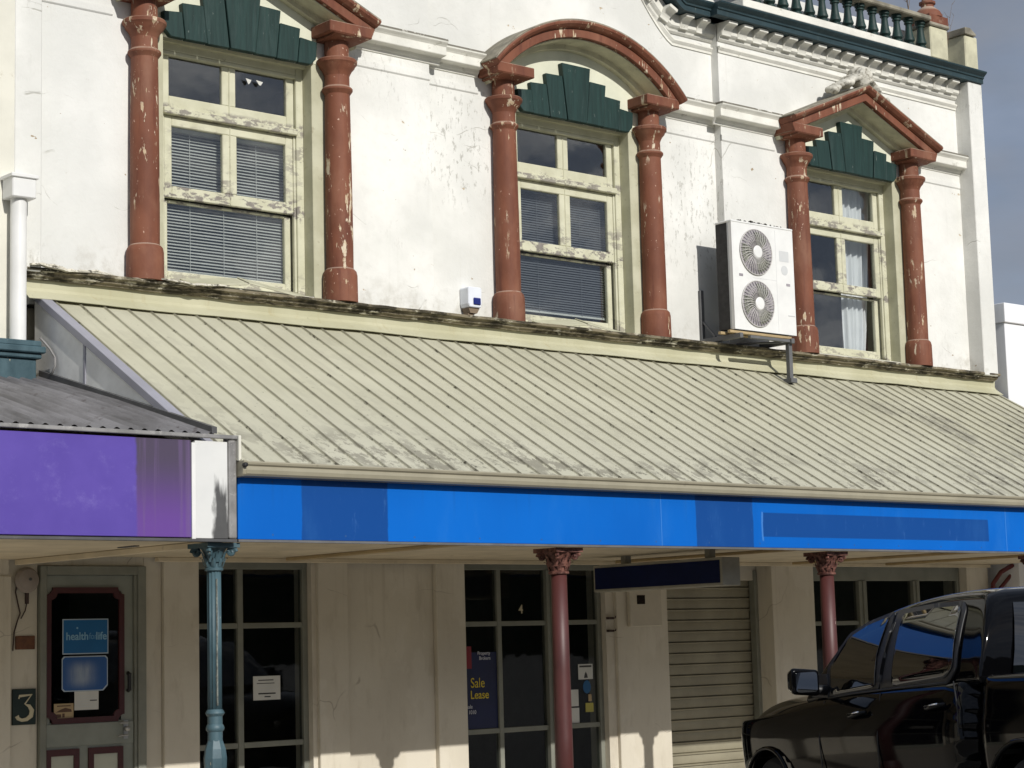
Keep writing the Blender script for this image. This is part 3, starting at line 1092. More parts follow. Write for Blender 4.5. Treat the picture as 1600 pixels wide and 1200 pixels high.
# broken sill boards
for (cx, yw) in WIN[:2]:
    lb = MB()
    for (xa, xb, za, zb_) in ((cx - .55, cx - .02, 4.60, 4.655), (cx + .0, cx + .62, 4.668, 4.585)):
        lb.add([(xa, yw - .13, za - .045), (xb, yw - .13, zb_ - .045), (xb, yw + .06, zb_ + .03), (xa, yw + .06, za + .03),
                (xa, yw - .13, za - .032), (xb, yw - .13, zb_ - .032), (xb, yw + .06, zb_ + .045), (xa, yw + .06, za + .045)],
               [(0, 1, 2, 3), (4, 5, 6, 7), (0, 1, 5, 4), (1, 2, 6, 5), (2, 3, 7, 6), (3, 0, 4, 7)])
    lb.build('sill_board', 'cream_reveal', bld, bevel=.003)

# carved ornament on the right-hand pediment
cx, yw = WIN[2]
orn = MB()
def blob(x, y, z, rx, ry, rz, n=10, rot=0):
    vs, fs = [], []
    for i in range(n + 1):
        a = math.pi * i / n
        for j in range(2 * n):
            b = math.pi * j / n
            px, pz = rx * math.sin(a) * math.cos(b), rz * math.cos(a)
            c, s_ = math.cos(rot), math.sin(rot)
            vs.append((x + px * c - pz * s_, y + ry * math.sin(a) * math.sin(b), z + px * s_ + pz * c))
    for i in range(n):
        for j in range(2 * n):
            fs.append((i * 2 * n + j, i * 2 * n + (j + 1) % (2 * n), (i + 1) * 2 * n + (j + 1) % (2 * n), (i + 1) * 2 * n + j))
    orn.add(vs, fs)
yo = yw - .17
blob(cx, yo - .06, 7.655, .10, .12, .115)
blob(cx, yo - .02, 7.735, .085, .13, .065)
for s in (-1, 1):
    for i in range(7):
        t = i / 6
        blob(cx + s * (.10 + .34 * t), yo - .04 * (1 - t) + .02 * math.sin(i * 2), 7.645 - .165 * t + .012 * math.sin(i * 2.3), .075 - .02 * t, .13 - .05 * t, .062 - .022 * t, 8, -s * .42)
    for i in range(5):
        a = R(20 + 32 * i)
        blob(cx + s * .078 * math.cos(a), yo - .15, 7.66 + .085 * math.sin(a), .03, .025, .042, 6, a)
    blob(cx + s * .43, yo - .05, 7.475, .052, .06, .05, 8)
blob(cx, yo - .16, 7.65, .03, .03, .03, 8)
o = orn.build('pediment_ornament', 'stone_ornament', bld)
md = o.modifiers.new('remesh', 'REMESH')
md.mode = 'VOXEL'
md.voxel_size = .011
md.use_smooth_shade = True
tx = bpy.data.textures.new('carving', 'CLOUDS')
tx.noise_scale = .05
dm = o.modifiers.new('displace', 'DISPLACE')
dm.texture = tx
dm.strength = .022

# --- string course between the pediments: architrave bead, frieze, cornice
def string_prof(yw, a):
    """(y,z) closed profile, a = extra projection"""
    return [(yw + .01, 7.105), (yw - .145 - a, 7.10), (yw - .155 - a, 7.085), (yw - .15 - a, 7.065), (yw - .13 - a, 7.045), (yw - .118 - a, 7.03),
            (yw - .118 - a, 6.955), (yw - .112 - a, 6.95), (yw - .045 - a, 6.945), (yw - .03 - a, 6.92), (yw - .014 - a, 6.905), (yw - .012 - a, 6.885), (yw + .01, 6.88)]

def bead_prof(yw):
    return [(yw + .01, 6.79), (yw - .012, 6.79), (yw - .012, 6.735), (yw - .004, 6.725), (yw + .01, 6.725)]

segs = [(XL + .003, WIN[0][0] - 1.20, SBY), (WIN[0][0] + 1.20, ML, SBY), (ML + .003, WIN[1][0] - 1.20, 0.0),
        (WIN[1][0] + 1.20, MR - .003, 0.0), (MR, WIN[2][0] - 1.20, SBY), (WIN[2][0] + 1.20, XR - .003, SBY)]
for (a, b, yw) in segs:
    a2 = a - (.115 if a == MR else 0)
    b2 = b + (.115 if b == ML else 0)
    MB().sweep_x(string_prof(yw, 0), a2, b2).build('string_course', 'white_trim', bld, bevel=.003)
    MB().sweep_x(bead_prof(yw), a, b).build('architrave_bead', 'white_render', bld)

# --- upper frieze moulding and main cornice
def frieze_prof(yw):
    return [(yw + .01, 7.735), (yw - .03, 7.735), (yw - .034, 7.72), (yw - .02, 7.70), (yw - .012, 7.69), (yw - .012, 7.668), (yw + .01, 7.665)]
for (a, b) in ((XL + .003, ML), (MR, XR - .003)):
    MB().sweep_x(frieze_prof(SBY), a, b).build('frieze_moulding', 'white_trim', bld)
# curved part over the middle bay
def ogee(x_in, z_base, rise):
    """half of the raised centre: from the bay's edge inwards"""
    pts = [(MR, z_base), (x_in, z_base)]
    for i in range(1, 15):
        u = i / 14
        pts.append((x_in - .62 * u - .02 * math.sin(math.pi * u), z_base + rise * (u ** 1.25)))
    cxm = WIN[1][0]
    last = pts[-1]
    for i in range(1, 9):
        u = i / 8
        pts.append((last[0] + (cxm - last[0]) * u, last[1] + .22 * math.sin(u * math.pi / 2)))
    return pts
def full(pts):
    cxm = WIN[1][0]
    left = [(2 * cxm - p[0], p[1]) for p in pts]
    left[0] = (ML, left[0][1])
    return left + pts[::-1][1:]
path = full(ogee(14.30, 7.735, .74))
MB().sweep_path(path, [(.0, .01), (0, -.03), (-.015, -.034), (-.035, -.02), (-.045, -.012), (-.068, -.012), (-.07, .01)]).build('frieze_moulding', 'white_trim', bld)

CZ = 7.98
def bed_prof(yw):
    return [(yw + .01, CZ - .004), (yw - .07, CZ - .004), (yw - .07, CZ - .12), (yw - .055, CZ - .135), (yw - .035, CZ - .15), (yw - .03, CZ - .17), (yw - .012, CZ - .19), (yw + .01, CZ - .195)]
def crown_prof(yw):
    return [(yw + .01, CZ), (yw - .225, CZ), (yw - .225, CZ + .055), (yw - .24, CZ + .06), (yw - .24, CZ + .078), (yw - .26, CZ + .095), (yw - .285, CZ + .118), (yw - .29, CZ + .135), (yw + .01, CZ + .145)]
for (a, b, e) in ((XL + .003, ML, 1), (MR, XR - .003, 0)):
    MB().sweep_x(bed_prof(SBY), a, b).build('bed_moulding', 'white_trim', bld)
MB().sweep_x(crown_prof(SBY), XL - .25, ML + .22).build('cornice', 'green_cornice', bld, bevel=.004)
MB().sweep_x(crown_prof(SBY), MR - .22, 19.135).build('cornice', 'green_cornice', bld, bevel=.004)
def curve_prof(f):
    return [(p[1] - CZ, p[0]) for p in f(.0)]
cpath = full(ogee(14.26, CZ, .74))
MB().sweep_path(cpath, curve_prof(bed_prof)).build('bed_moulding', 'white_trim', bld)
MB().sweep_path(cpath, curve_prof(crown_prof)).build('cornice', 'green_cornice', bld)
# infill of the raised gable
MB().prism([(p[0], p[1] + .02) for p in cpath] + [(MR, 7.6), (ML, 7.6)], 1, .02, .2).build('gable', 'white_render', bld)

# modillions: quarter-round brackets
def modillion(x, yw, wd=.135):
    pts = [(yw - .06, CZ - .003), (yw - .178, CZ - .003), (yw - .178, CZ - .040)]
    for i in range(1, 9):
        t = i / 8 * math.pi / 2
        pts.append((yw - .178 + .106 * math.sin(t), CZ - .040 - .102 * (1 - math.cos(t))))
    pts.append((yw - .06, CZ - .142))
    return MB().prism(pts, 0, x - wd / 2, x + wd / 2)
first = None
xs = [14.93 + .2345 * i for i in range(17)] + [14.93 - .2345 * 17 + .2345 * i - .26 for i in range(0)]
for x in xs:
    if x < XR - .03:
        modillion(x, SBY).build('modillion', 'white_trim', bld, bevel=.004)
# those that climb the curve of the middle bay
for i, (x, z, a) in enumerate([(14.64, CZ, 0), (14.40, CZ, 0), (14.17, CZ + .035, -24), (13.99, CZ + .20, -50), (13.86, CZ + .40, -52)]):
    for s in (0, 1):
        xx = x if s == 0 else 2 * WIN[1][0] - x
        aa = a if s == 0 else -a
        m_ = modillion(0, 0.0, .115)
        c, n = math.cos(R(aa)), math.sin(R(aa))
        m_.v = [(xx + v[0] * c - (v[2] - CZ) * n, v[1], z + v[0] * n + (v[2] - CZ) * c) for v in m_.v]
        if s == 0:
            m_.build('modillion', 'white_trim', bld, bevel=.004)

# --- balustrade over the right bay
bz = 8.215
MB().box(15.0, 18.12, -.36, -.16, CZ + .147, bz).build('parapet_plinth', 'white_trim', bld, bevel=.006)
MB().box(14.95, 18.12, -.40, -.18, 8.545, 8.60).build('parapet_rail', 'parapet_cap', bld, bevel=.012)
MB().box(14.9, 18.8, .06, .24, 8.0, 8.56).build('parapet_wall', 'white_render', bld)
prof = [(.050, bz + .001), (.050, bz + .028), (.036, bz + .034), (.040, bz + .045), (.055, bz + .06), (.055, bz + .075), (.047, bz + .10), (.040, bz + .14), (.034, bz + .19), (.031, bz + .235), (.033, bz + .25), (.044, bz + .258), (.044, bz + .272), (.035, bz + .28), (.050, bz + .293), (.050, 8.544)]
bal0 = MB().lathe([(r * 1.15, h) for r, h in prof], 15.06, -.29, 14).build('baluster', 'green_board', bld, smooth=40)
for i in range(1, 15):
    b = bal0.copy()
    COL.objects.link(b)
    b.parent = bld
    b.location = (.2128 * i, 0, 0)
# finial pier, urn and end pier
MB().box(18.13, 18.45, -.36, -.06, CZ + .147, 8.50).build('parapet_pier', 'pier_cream', bld, bevel=.012)
MB().box(18.11, 18.47, -.385, -.04, 8.50, 8.545).build('pier_cap', 'parapet_cap', bld, bevel=.012)
fin = MB()
fin.box(18.12, 18.46, -.37, -.05, 8.546, 8.64)
fin.lathe([(.17, 8.64), (.165, 8.675), (.14, 8.72), (.10, 8.755), (.075, 8.775), (.072, 8.80), (.095, 8.815), (.095, 8.84), (.06, 8.855), (.06, 8.875), (.11, 8.92), (.15, 8.98), (.17, 9.07), (.16, 9.14), (.10, 9.18), (.05, 9.22), (.035, 9.29), (.005, 9.33)], 18.30, -.21, 24)
fin.build('finial', 'red_oxide', bld, smooth=35)
MB().box(18.80, 19.04, -.34, .05, CZ + .147, 8.52).build('parapet_pier', 'pier_cream', bld, bevel=.012)
cp = MB().prism([(18.78, 8.52), (18.985, 8.52), (18.985, 8.545), (18.88, 8.605), (18.78, 8.60)], 1, -.37, .07)
cp.build('pier_cap', 'parapet_cap', bld, bevel=.006)

# --- weathered ledge that the columns stand on
pr = [(.02, 4.56), (-.29, 4.554), (-.30, 4.548), (-.30, 4.528), (-.27, 4.522), (-.262, 4.515), (-.255, 4.495), (-.235, 4.488), (-.225, 4.474), (.02, 4.47)]
led = MB()
N = 90
vs, fs = [], []
for i in range(N + 1):
    x = 6.93 + (19.17 - 6.93) * i / N
    j1, j2 = random.uniform(-.004, .004), random.uniform(-.003, .003)
    for k, (y, z) in enumerate(pr):
        vs.append((x, y + (j1 if y < -.2 else 0), z + (j2 if y < -.2 else 0)))
m_ = len(pr)
for i in range(N):
    for k in range(m_):
        a, b = i * m_ + k, i * m_ + (k + 1) % m_
        fs.append((a, b, b + m_, a + m_))
fs += [tuple(range(m_ - 1, -1, -1)), tuple(range(N * m_, (N + 1) * m_))]
led.add(vs, fs).build('ledge', 'weathered_ledge', bld)
# torn strip of old flashing on the ledge at the left
for k, (z0, y0) in enumerate(((4.572, -.285), (4.556, -.305))):
    sv, sf = [], []
    NN = 40
    for i in range(NN + 1):
        x = 6.95 + (1.55 if k == 0 else 1.75) * i / NN
        zz = z0 + .012 * math.sin(i * .5 + k) + random.uniform(-.006, .006) - .022 * (i / NN) * (1 - k)
        yy = y0 - .03 * math.sin(i * .21 + k)
        sv += [(x, yy, zz + .008), (x, yy - .012, zz - .007), (x, yy + .04, zz - .006), (x, yy + .05, zz + .009)]
    for i in range(NN):
        for q in range(4):
            a, b = 4 * i + q, 4 * i + (q + 1) % 4
            sf.append((a, b, b + 4, a + 4))
    sf += [(3, 2, 1, 0), (4 * NN, 4 * NN + 1, 4 * NN + 2, 4 * NN + 3)]
    MB().add(sv, sf).build('torn_flashing', 'strip_pale', bld)

# --- shop front below the verandah
ZC = 2.375
low = MB()
for (a, b, y) in ((6.80, 7.198, .03), (8.12, 8.285, .04), (8.285, 8.61, 0), (9.78, 10.09, 0), (10.09, 11.05, .05), (11.05, 11.38, 0), (13.24, 13.925, 0), (15.45, 16.10, 0), (18.72, 19.12, 0)):
    low.box(a, b, y, .34, GZ, 2.6)
low.box(7.198, 8.12, .035, .34, 2.302, 2.6)
low.box(13.925, 15.45, .22, .34, 2.2, 2.6)
for (a, b) in ((8.61, 9.78), (11.38, 13.24), (16.10, 18.72)):
    low.box(a, b, .02, .34, 2.386, 2.6)
low.box(6.80, 19.12, .05, .34, 2.601, 4.3)
low.build('shopfront_wall', 'cream_render', bld, bevel=.006)

# door
door = thing('door', (7.66, .05, GZ), None, None)
del_keys(door)
door.parent = bld
door.location = Vector((7.66, .05, GZ)) - ORG[bld.name]
fr = MB()
fr.box(7.20, 7.253, -.012, .08, GZ, 2.30)
fr.box(8.045, 8.118, -.012, .08, GZ, 2.30)
fr.box(7.253, 8.045, -.012, .08, 2.232, 2.30)
fr.box(7.253, 7.262, .0, .08, GZ, 2.231)
fr.box(8.02, 8.045, .004, .08, GZ, 2.231)
fr.build('frame', 'frame_grey', door, bevel=.005)
lf = MB()
lf.wall(7.263, 8.018, GZ + .01, 2.228, [(7.30, 7.915, 1.105, 2.105), (7.285, 7.555, .3, .90), (7.63, 7.92, .3, .90)], .03, .045)
lf.build('leaf', 'door_sage', door)
MB().box(7.262, 8.017, .018, .03, .925, 1.095).build('lock_rail', 'door_sage', door, bevel=.003)
# maroon moulding with notched corners round the glass
def notch(x0, x1, z0, z1, r):
    p = []
    for (cx_, cz_, a0) in ((x0, z0, 90), (x1, z0, 180), (x1, z1, 270), (x0, z1, 0)):
        q = []
        for i in range(6):
            a = R(a0 - 90 * i / 5)
            q.append((cx_ + r * math.cos(a), cz_ + r * math.sin(a)))
        p += q
    return p
def ring(outer, inner, y0, y1, name, mat, parent):
    n = len(outer)
    vs = [(p[0], y0, p[1]) for p in outer] + [(p[0], y0, p[1]) for p in inner] + [(p[0], y1, p[1]) for p in outer] + [(p[0], y1, p[1]) for p in inner]
    fs = []
    for i in range(n):
        j = (i + 1) % n
        fs += [(i, j, n + j, n + i), (2 * n + i, 3 * n + i, 3 * n + j, 2 * n + j), (i, 2 * n + i, 2 * n + j, j), (n + i, n + j, 3 * n + j, 3 * n + i)]
    return MB().add(vs, fs).build(name, mat, parent)
ring(notch(7.262, 7.935, 1.097, 2.135, .055), notch(7.305, 7.89, 1.14, 2.09, .05), .012, .03, 'moulding', 'door_maroon', door)
MB().prism(notch(7.30, 7.895, 1.135, 2.095, .045), 1, .028, .034).build('pane', 'shop_glass', door)
for (a, b) in ((7.262, 7.545), (7.625, 7.925)):
    ring(rect(a, b, .28, .905), rect(a + .045, b - .045, .33, .855), .014, .034, 'moulding', 'door_maroon', door)
    MB().box(a + .044, b - .044, .026, .034, .33, .856).build('panel', 'panel_cream', door)
h = MB()
h.box(7.925, 7.965, .012, .022, .96, 1.10)
h.lathe([(.019, 1.02), (.024, 1.03), (.024, 1.045), (.015, 1.055)], 7.944, -.012, 12)
h.tube([(7.944, .02, 1.035), (7.944, -.02, 1.035)], .01)
h.tube([(7.944, -.02, 1.085), (7.87, -.03, 1.085)], .008)
h.tube([(7.95, -.015, .99), (7.86, -.02, .985)], .007)
h.build('handle', 'metal', door, smooth=35)
MB().tube([(7.965, .012, 1.33), (7.965, -.01, 1.335), (7.965, -.01, 1.46), (7.965, .012, 1.465)], .016, 8).build('pull', 'black_plastic', door, smooth=35)

# shop windows
def shop_window(x0, x1, z1, mull, zbars, yy, heavy=(), top=None, name='shop_window', hi=.045):
    w = thing(name, ((x0 + x1) / 2, yy, GZ), None, None)
    del_keys(w)
    w.parent = bld
    w.location = Vector(((x0 + x1) / 2, yy, GZ)) - ORG[bld.name]
    f = MB()
    f.box(x0, x0 + .05, yy, yy + .07, GZ, z1)
    f.box(x1 - .05, x1, yy, yy + .07, GZ, z1)
    f.box(x0 + .05, x1 - .05, yy + .001, yy + .07, top, z1)
    f.box(x0 + .05, x1 - .05, yy + .001, yy + .07, GZ, GZ + .12)
    xs = [x0 + .05] + [v for mm in mull for v in (mm[0], mm[1])] + [x1 - .05]
    for k, mm in enumerate(mull):
        f.box(mm[0], mm[1], yy - (.015 if k in heavy else -.004), yy + .07, GZ + .12, top)
        if k in heavy:
            f.box((mm[0] + mm[1]) / 2 - .012, (mm[0] + mm[1]) / 2 + .012, yy - .03, yy - .015, GZ + .12, top)
    for zb in zbars:
        for i in range(0, len(xs), 2):
            f.box(xs[i], xs[i + 1], yy + .008, yy + .06, zb - hi / 2, zb + hi / 2)
    f.build('frame', 'frame_grey', w, bevel=.004)
    zz = [GZ + .12] + [q for zb in sorted(zbars) for q in (zb - hi / 2, zb + hi / 2)] + [top]
    for i in range(0, len(xs), 2):
        for j in range(0, len(zz), 2):
            MB().box(xs[i] - .003, xs[i + 1] + .003, yy + .03, yy + .036, zz[j] - .003, zz[j + 1] + .003).build('pane', 'shop_glass', w)
    return w
shop_window(8.612, 9.735, 2.38, [(9.04, 9.095)], [.845, 1.82], .10, top=2.285)
shop_window(11.382, 13.13, 2.38, [(11.835, 11.885), (12.43, 12.54)], [.835, 1.80], .10, heavy=(1,), top=2.29)
shop_window(16.102, 18.715, 2.385, [(16.93, 17.06), (17.86, 17.97)], [1.74], .10, heavy=(0, 1), top=2.19, name='shop_window')
MB().box(13.13, 13.239, .04, .3, GZ, 2.38).build('jamb', 'cream_render', bld)
MB().box(9.735, 9.779, .04, .3, GZ, 2.38).build('jamb', 'cream_render', bld)
# dark back of the ground floor
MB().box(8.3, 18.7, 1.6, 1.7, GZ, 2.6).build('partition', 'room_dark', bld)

# roller shutter in its recess
rs = MB()
z = GZ + .01
while z < 2.19:
    rs.prism([(.315, z), (.300, z + .008), (.294, z + .04), (.300, z + .088), (.284, z + .092), (.282, z + .104), (.315, z + .109)], 0, 13.95, 15.43)
    z += .1095
rs.build('roller_shutter', 'shutter', bld, smooth=25)
MB().box(15.40, 15.449, .20, .28, GZ, 2.3).build('shutter_guide', 'frame_grey', bld, bevel=.004)

# ------------------------------------------------------------------ verandah of the shop
ver = thing('verandah', (13.1, -2.6, GZ), 'verandah with ribbed cream roof, blue fascia and maroon posts', 'verandah')
RZ0, RY0, RZ1, RY1 = 4.372, -.135, 2.852, -2.80
sl = (RZ1 - RZ0) / (RY1 - RY0)
nlen = math.sqrt(1 + sl * sl)
ny, nz = -sl / nlen * 1.0, 1 / nlen
XE = 19.25
prof = [(7.09, 0)]
k = 0
while 7.19 + .206 * k < XE - .05:
    c = 7.19 + .206 * k
    prof += [(c - .009, 0), (c - .006, .015), (c + .003, .015), (c + .006, 0)]
    k += 1
prof.append((XE, 0))
vs, fs = [], []
ROWS = 14
for i in range(ROWS + 1):
    u = i / ROWS
    y = RY0 + (RY1 - RY0) * u
    zb = RZ0 + (RZ1 - RZ0) * u
    for j, (x, h) in enumerate(prof):
        wob = .003 * math.sin(x * 3.1 + u * 5) + .002 * math.sin(x * 7.7 - u * 9)
        vs.append((max(x, 7.215) if i == ROWS else x, y + ny * (h + wob), zb + nz * (h + wob)))
n = len(prof)
for i in range(ROWS):
    for j in range(n - 1):
        fs.append((i * n + j, i * n + j + 1, (i + 1) * n + j + 1, (i + 1) * n + j))
roof = MB().add(vs, fs).build('roof', 'cream_roofing', ver)
md = roof.modifiers.new('solid', 'SOLIDIFY')
md.thickness = .004
md.offset = -1
# upright flashing at the wall with lifted lower edge
fv, ff = [], []
for i in range(61):
    x = 6.95 + (19.2 - 6.95) * i / 60
    w = .004 * math.sin(i * .9) + random.uniform(-.002, .002)
    fv += [(x, -.19 + w * .4, 4.476), (x, -.185 + w, 4.41 + w), (x, -.20 + w, 4.385 + w), (x, -.30, 4.312 + w), (x, -.296, 4.308 + w), (x, -.17, 4.39), (x, -.17, 4.476)]
for i in range(60):
    for q in range(7):
        a, b = 7 * i + q, 7 * i + (q + 1) % 7
        ff.append((a, b, b + 7, a + 7))
ff += [(6, 5, 4, 3, 2, 1, 0), tuple(range(420, 427))]
MB().add(fv, ff).build('apron_flashing', 'cream_flashing', ver)
# gutter
gp = [(-2.74, 2.85), (-2.80, 2.852), (-2.845, 2.858), (-2.852, 2.85), (-2.848, 2.835), (-2.835, 2.825), (-2.84, 2.80), (-2.835, 2.775), (-2.82, 2.76), (-2.74, 2.757), (-2.74, 2.762), (-2.815, 2.765), (-2.828, 2.78), (-2.832, 2.80), (-2.827, 2.828), (-2.84, 2.84), (-2.80, 2.846)]
gp = gp[:10]
MB().sweep_x(gp, 7.235, XE).build('gutter', 'gutter_beige', ver, bevel=.002)
ge = MB()
ge.prism([(p[0] * 1.0 - .004 if p[0] < -2.75 else p[0], p[1] + (.006 if p[1] > 2.8 else -.004)) for p in gp], 0, 7.205, 7.234)
ge.build('gutter_end', 'gutter_beige', ver, bevel=.004)
MB().disc_y([(.004, -2.87), (.014, -2.868), (.017, -2.858), (.017, -2.84)][::-1], 7.215, 2.83, 10).build('gutter_bolt', 'black_plastic', ver)
# fascia boards and metal strip beneath
MB().box(7.225, XE, -2.742, -2.715, 2.345, 2.80).build('fascia', 'blue_fascia', ver, bevel=.003)
MB().box(7.225, XE, -2.748, -2.70, 2.328, 2.344).build('fascia_trim', 'bracket_grey', ver)
MB().box(7.235, XE - .02, -2.69, -2.50, 2.40, 2.70).build('beam', 'soffit_timber', ver)
# ceiling and its battens
ce = MB()
ce.box(7.2, XE - .02, -2.69, .02, 2.372, 2.40)
ce.build('ceiling', 'soffit_beige', ver)
MB().box(8.2, 19.1, -.06, -.0, 2.335, 2.371).build('ceiling_cornice', 'soffit_beige', ver, bevel=.004)
for xx in (9.35, 13.1, 15.6, 17.1):
    MB().box(xx, xx + .09, -2.45, -.15, 2.345, 2.371).build('ceiling_batten', 'soffit_timber', ver, bevel=.004)
# barge capping and gable panel at the left end
by = lambda y: RZ0 + (y - RY0) * sl
bc = MB()
for (x0, x1, d0, d1) in ((7.058, 7.145, .006, .03), (7.052, 7.058, -.035, .03)):
    bc.add([(x, y, by(y) + d) for x in (x0, x1) for (y, d) in ((-.14, d0), (-.14, d1), (-2.69, d0), (-2.69, d1))],
           [(0, 1, 3, 2), (4, 6, 7, 5), (0, 4, 5, 1), (2, 3, 7, 6), (0, 2, 6, 4), (1, 5, 7, 3)])
bc.build('barge_capping', 'lilac_trim', ver, bevel=.004)
MB().prism([(-.15, by(-.15)), (-.15, 3.66), (-2.68, 2.9), (-2.69, by(-2.69))], 0, 7.072, 7.085).build('gable_panel', 'grey_panel', ver)
MB().prism([(-.955, by(-.955) - .01), (-.955, 3.3), (-.925, 3.3), (-.925, by(-.925) - .01)], 0, 7.064, 7.0715).build('gable_joint', 'lilac_trim', ver)

# posts
def leaf_ring(mb, cx, cy, r, z0, z1, n, out, ph=0.0, wd=.5):
    for i in range(n):
        a = 2 * math.pi * i / n + ph
        ca, sa = math.cos(a), math.sin(a)
        ta = (-sa, ca)
        w = r * 2 * math.pi / n * wd
        prof = [(0, 0, w * .5), (.008, .35, w * .62), (.016, .7, w * .5), (out, .93, w * .34), (out + .012, 1.0, w * .2), (out + .014, .9, w * .12)]
        vs = []
        for (o_, u, ww) in prof:
            rr = r + o_
            zz = z0 + (z1 - z0) * u
            for s in (-1, 0, 1):
                vs.append((cx + ca * (rr + (.007 if s == 0 else 0)) + ta[0] * ww * s, cy + sa * (rr + (.007 if s == 0 else 0)) + ta[1] * ww * s, zz))
        fs = []
        for k_ in range(len(prof) - 1):
            for s in range(2):
                p = k_ * 3 + s
                fs.append((p, p + 1, p + 4, p + 3))
        mb.add(vs, fs)

def capital(cx, cy, zt, h, r, half, mat, parent):
    c = MB()
    zb = zt - h
    c.lathe([(r * 1.02, zb), (r * 1.28, zb + .006), (r * 1.30, zb + .02), (r * 1.08, zb + .028), (r * 1.12, zb + h * .35), (r * 1.32, zb + h * .6), (r * 1.75, zb + h * .80), (half * .92, zb + h * .88)], cx, cy, 20)
    leaf_ring(c, cx, cy, r * 1.12, zb + .028, zb + h * .48, 8, r * .40, .2, .6)
    leaf_ring(c, cx, cy, r * 1.28, zb + .06, zb + h * .74, 8, r * .55, .2 + math.pi / 8, .55)
    a = half
    k_ = half * .16
    c.prism([(cx - a, cy - a), (cx, cy - a + k_), (cx + a, cy - a), (cx + a - k_, cy), (cx + a, cy + a), (cx, cy + a - k_), (cx - a, cy + a), (cx - a + k_, cy)], 2, zt - h * .17, zt)
    for sx in (-1, 1):
        for sy in (-1, 1):
            px, py = cx + sx * a * .68, cy + sy * a * .68
            d = Vector((sx, sy, 0)).normalized()
            t = Vector((-d.y, d.x, 0))
            pts = []
            for i in range(15):
                an = i / 14 * 2.4 * math.pi
                rr = .030 * (1 - i / 15.5)
                pts.append(Vector((px, py, zt - h * .32)) + d * (rr * math.cos(an)) + Vector((0, 0, 1)) * (rr * math.sin(an)))
            c.tube(pts, .017, 6)
    return c.build('capital', mat, parent, smooth=40)

def post(parent, x, y, r, mat, capmat, half, ztop=2.325, caph=.20, fancy=False):
    p = thing('post', (x, y, GZ), None, None)
    del_keys(p)
    p.parent = parent
    p.location = Vector((x, y, GZ)) - ORG[parent.name]
    zc = ztop - caph
    if fancy:
        MB().lathe([(r * 1.0, 1.235), (r * 1.0, zc + .001)], x, y, 48, flute=12, amp=.009).build('shaft', mat, p, smooth=True)
        MB().lathe([(r * 1.02, 1.03), (r * 1.02, 1.09), (r * 1.22, 1.10), (r * 1.28, 1.115), (r * 1.18, 1.13), (r * 1.02, 1.14), (r * 1.02, 1.19), (r * 1.2, 1.20), (r * 1.32, 1.21), (r * 1.2, 1.225), (r * 1.0, 1.236)], x, y, 24).build('ring', mat, p, smooth=35)
        MB().lathe([(r * 1.9, GZ), (r * 1.9, GZ + .05), (r * 1.5, GZ + .12), (r * 1.35, .60), (r * 1.5, .80), (r * 1.62, .92), (r * 1.45, .98), (r * 1.15, 1.02), (r * 1.0, 1.04)], x, y, 8).build('base', mat, p)
        MB().tube([(x - r * .2, y - r * 1.0, 1.26), (x - r * .2, y - r * 1.0, zc - .05)], .006, 6).build('conduit', 'teal_rust', p)
    else:
        MB().lathe([(r * 1.12, .35), (r * 1.10, .9), (r * 1.05, 1.4), (r * .98, zc + .001)], x, y, 28).build('shaft', mat, p, smooth=True)
        MB().lathe([(r * 1.9, GZ), (r * 1.9, GZ + .05), (r * 1.5, GZ + .08), (r * 1.5, .30), (r * 1.3, .33), (r * 1.12, .36)], x, y, 24).build('base', mat, p, smooth=35)
    capital(x, y, ztop, caph, r, half, capmat, p)
    return p
post(ver, 10.215, -2.57, .062, 'maroon_iron', 'capital_pink', .135)
post(ver, 13.315, -2.57, .062, 'maroon_iron', 'capital_pink', .135)
post(ver, 16.42, -2.57, .062, 'maroon_iron', 'capital_pink', .135)

# ------------------------------------------------------------------ neighbour on the left with the purple fascia
nb = thing('neighbour_building', (4, 0, GZ), 'cream rendered neighbouring building at the left edge behind the white downpipe', 'building')
MB().wall(-6, 6.818, 2.6, 9.5, [], -.30, .4).build('wall', 'neighbour_render', nb)
MB().box(-6, 6.94, -.005, .2, GZ, 2.6).build('shopfront_wall', 'cream_render', nb)
MB().box(6.72, 6.955, -.02, -.006, GZ, 2.22).build('shopfront_panel', 'cream_render', nb, bevel=.004)
pl = MB()
pl.box(6.2, 6.94, -.44, -.29, 3.60, 3.82)
pl.box(6.2, 6.97, -.47, -.29, 3.82, 3.86)
pl.box(6.2, 6.99, -.50, -.29, 3.86, 3.91)
pl.box(6.2, 6.97, -.47, -.29, 3.91, 3.955)
pl.build('pedestal', 'teal_iron', nb, bevel=.008)
dp = thing('downpipe', (6.82, -.36, 3.95), 'white plastic downpipe with square rainwater head on the left cream wall', 'downpipe')
MB().tube([(6.815, -.385, 3.956), (6.815, -.385, 5.04)], .062, 20).build('pipe', 'pvc_white', dp, smooth=35)
MB().box(6.72, 6.915, -.48, -.305, 5.035, 5.20).build('rainwater_head', 'pvc_white', dp, bevel=.008)
MB().box(6.705, 6.93, -.495, -.302, 5.185, 5.215).build('rim', 'pvc_white', dp, bevel=.005)
MB().tube([(6.99, -.40, 3.99), (7.02, -.42, 3.95), (7.035, -.47, 3.90), (7.05, -.52, 3.83), (7.045, -.53, 3.76), (7.03, -.50, 3.70)], .009, 8).build('overflow_pipe', 'trim_grey', dp, smooth=True)

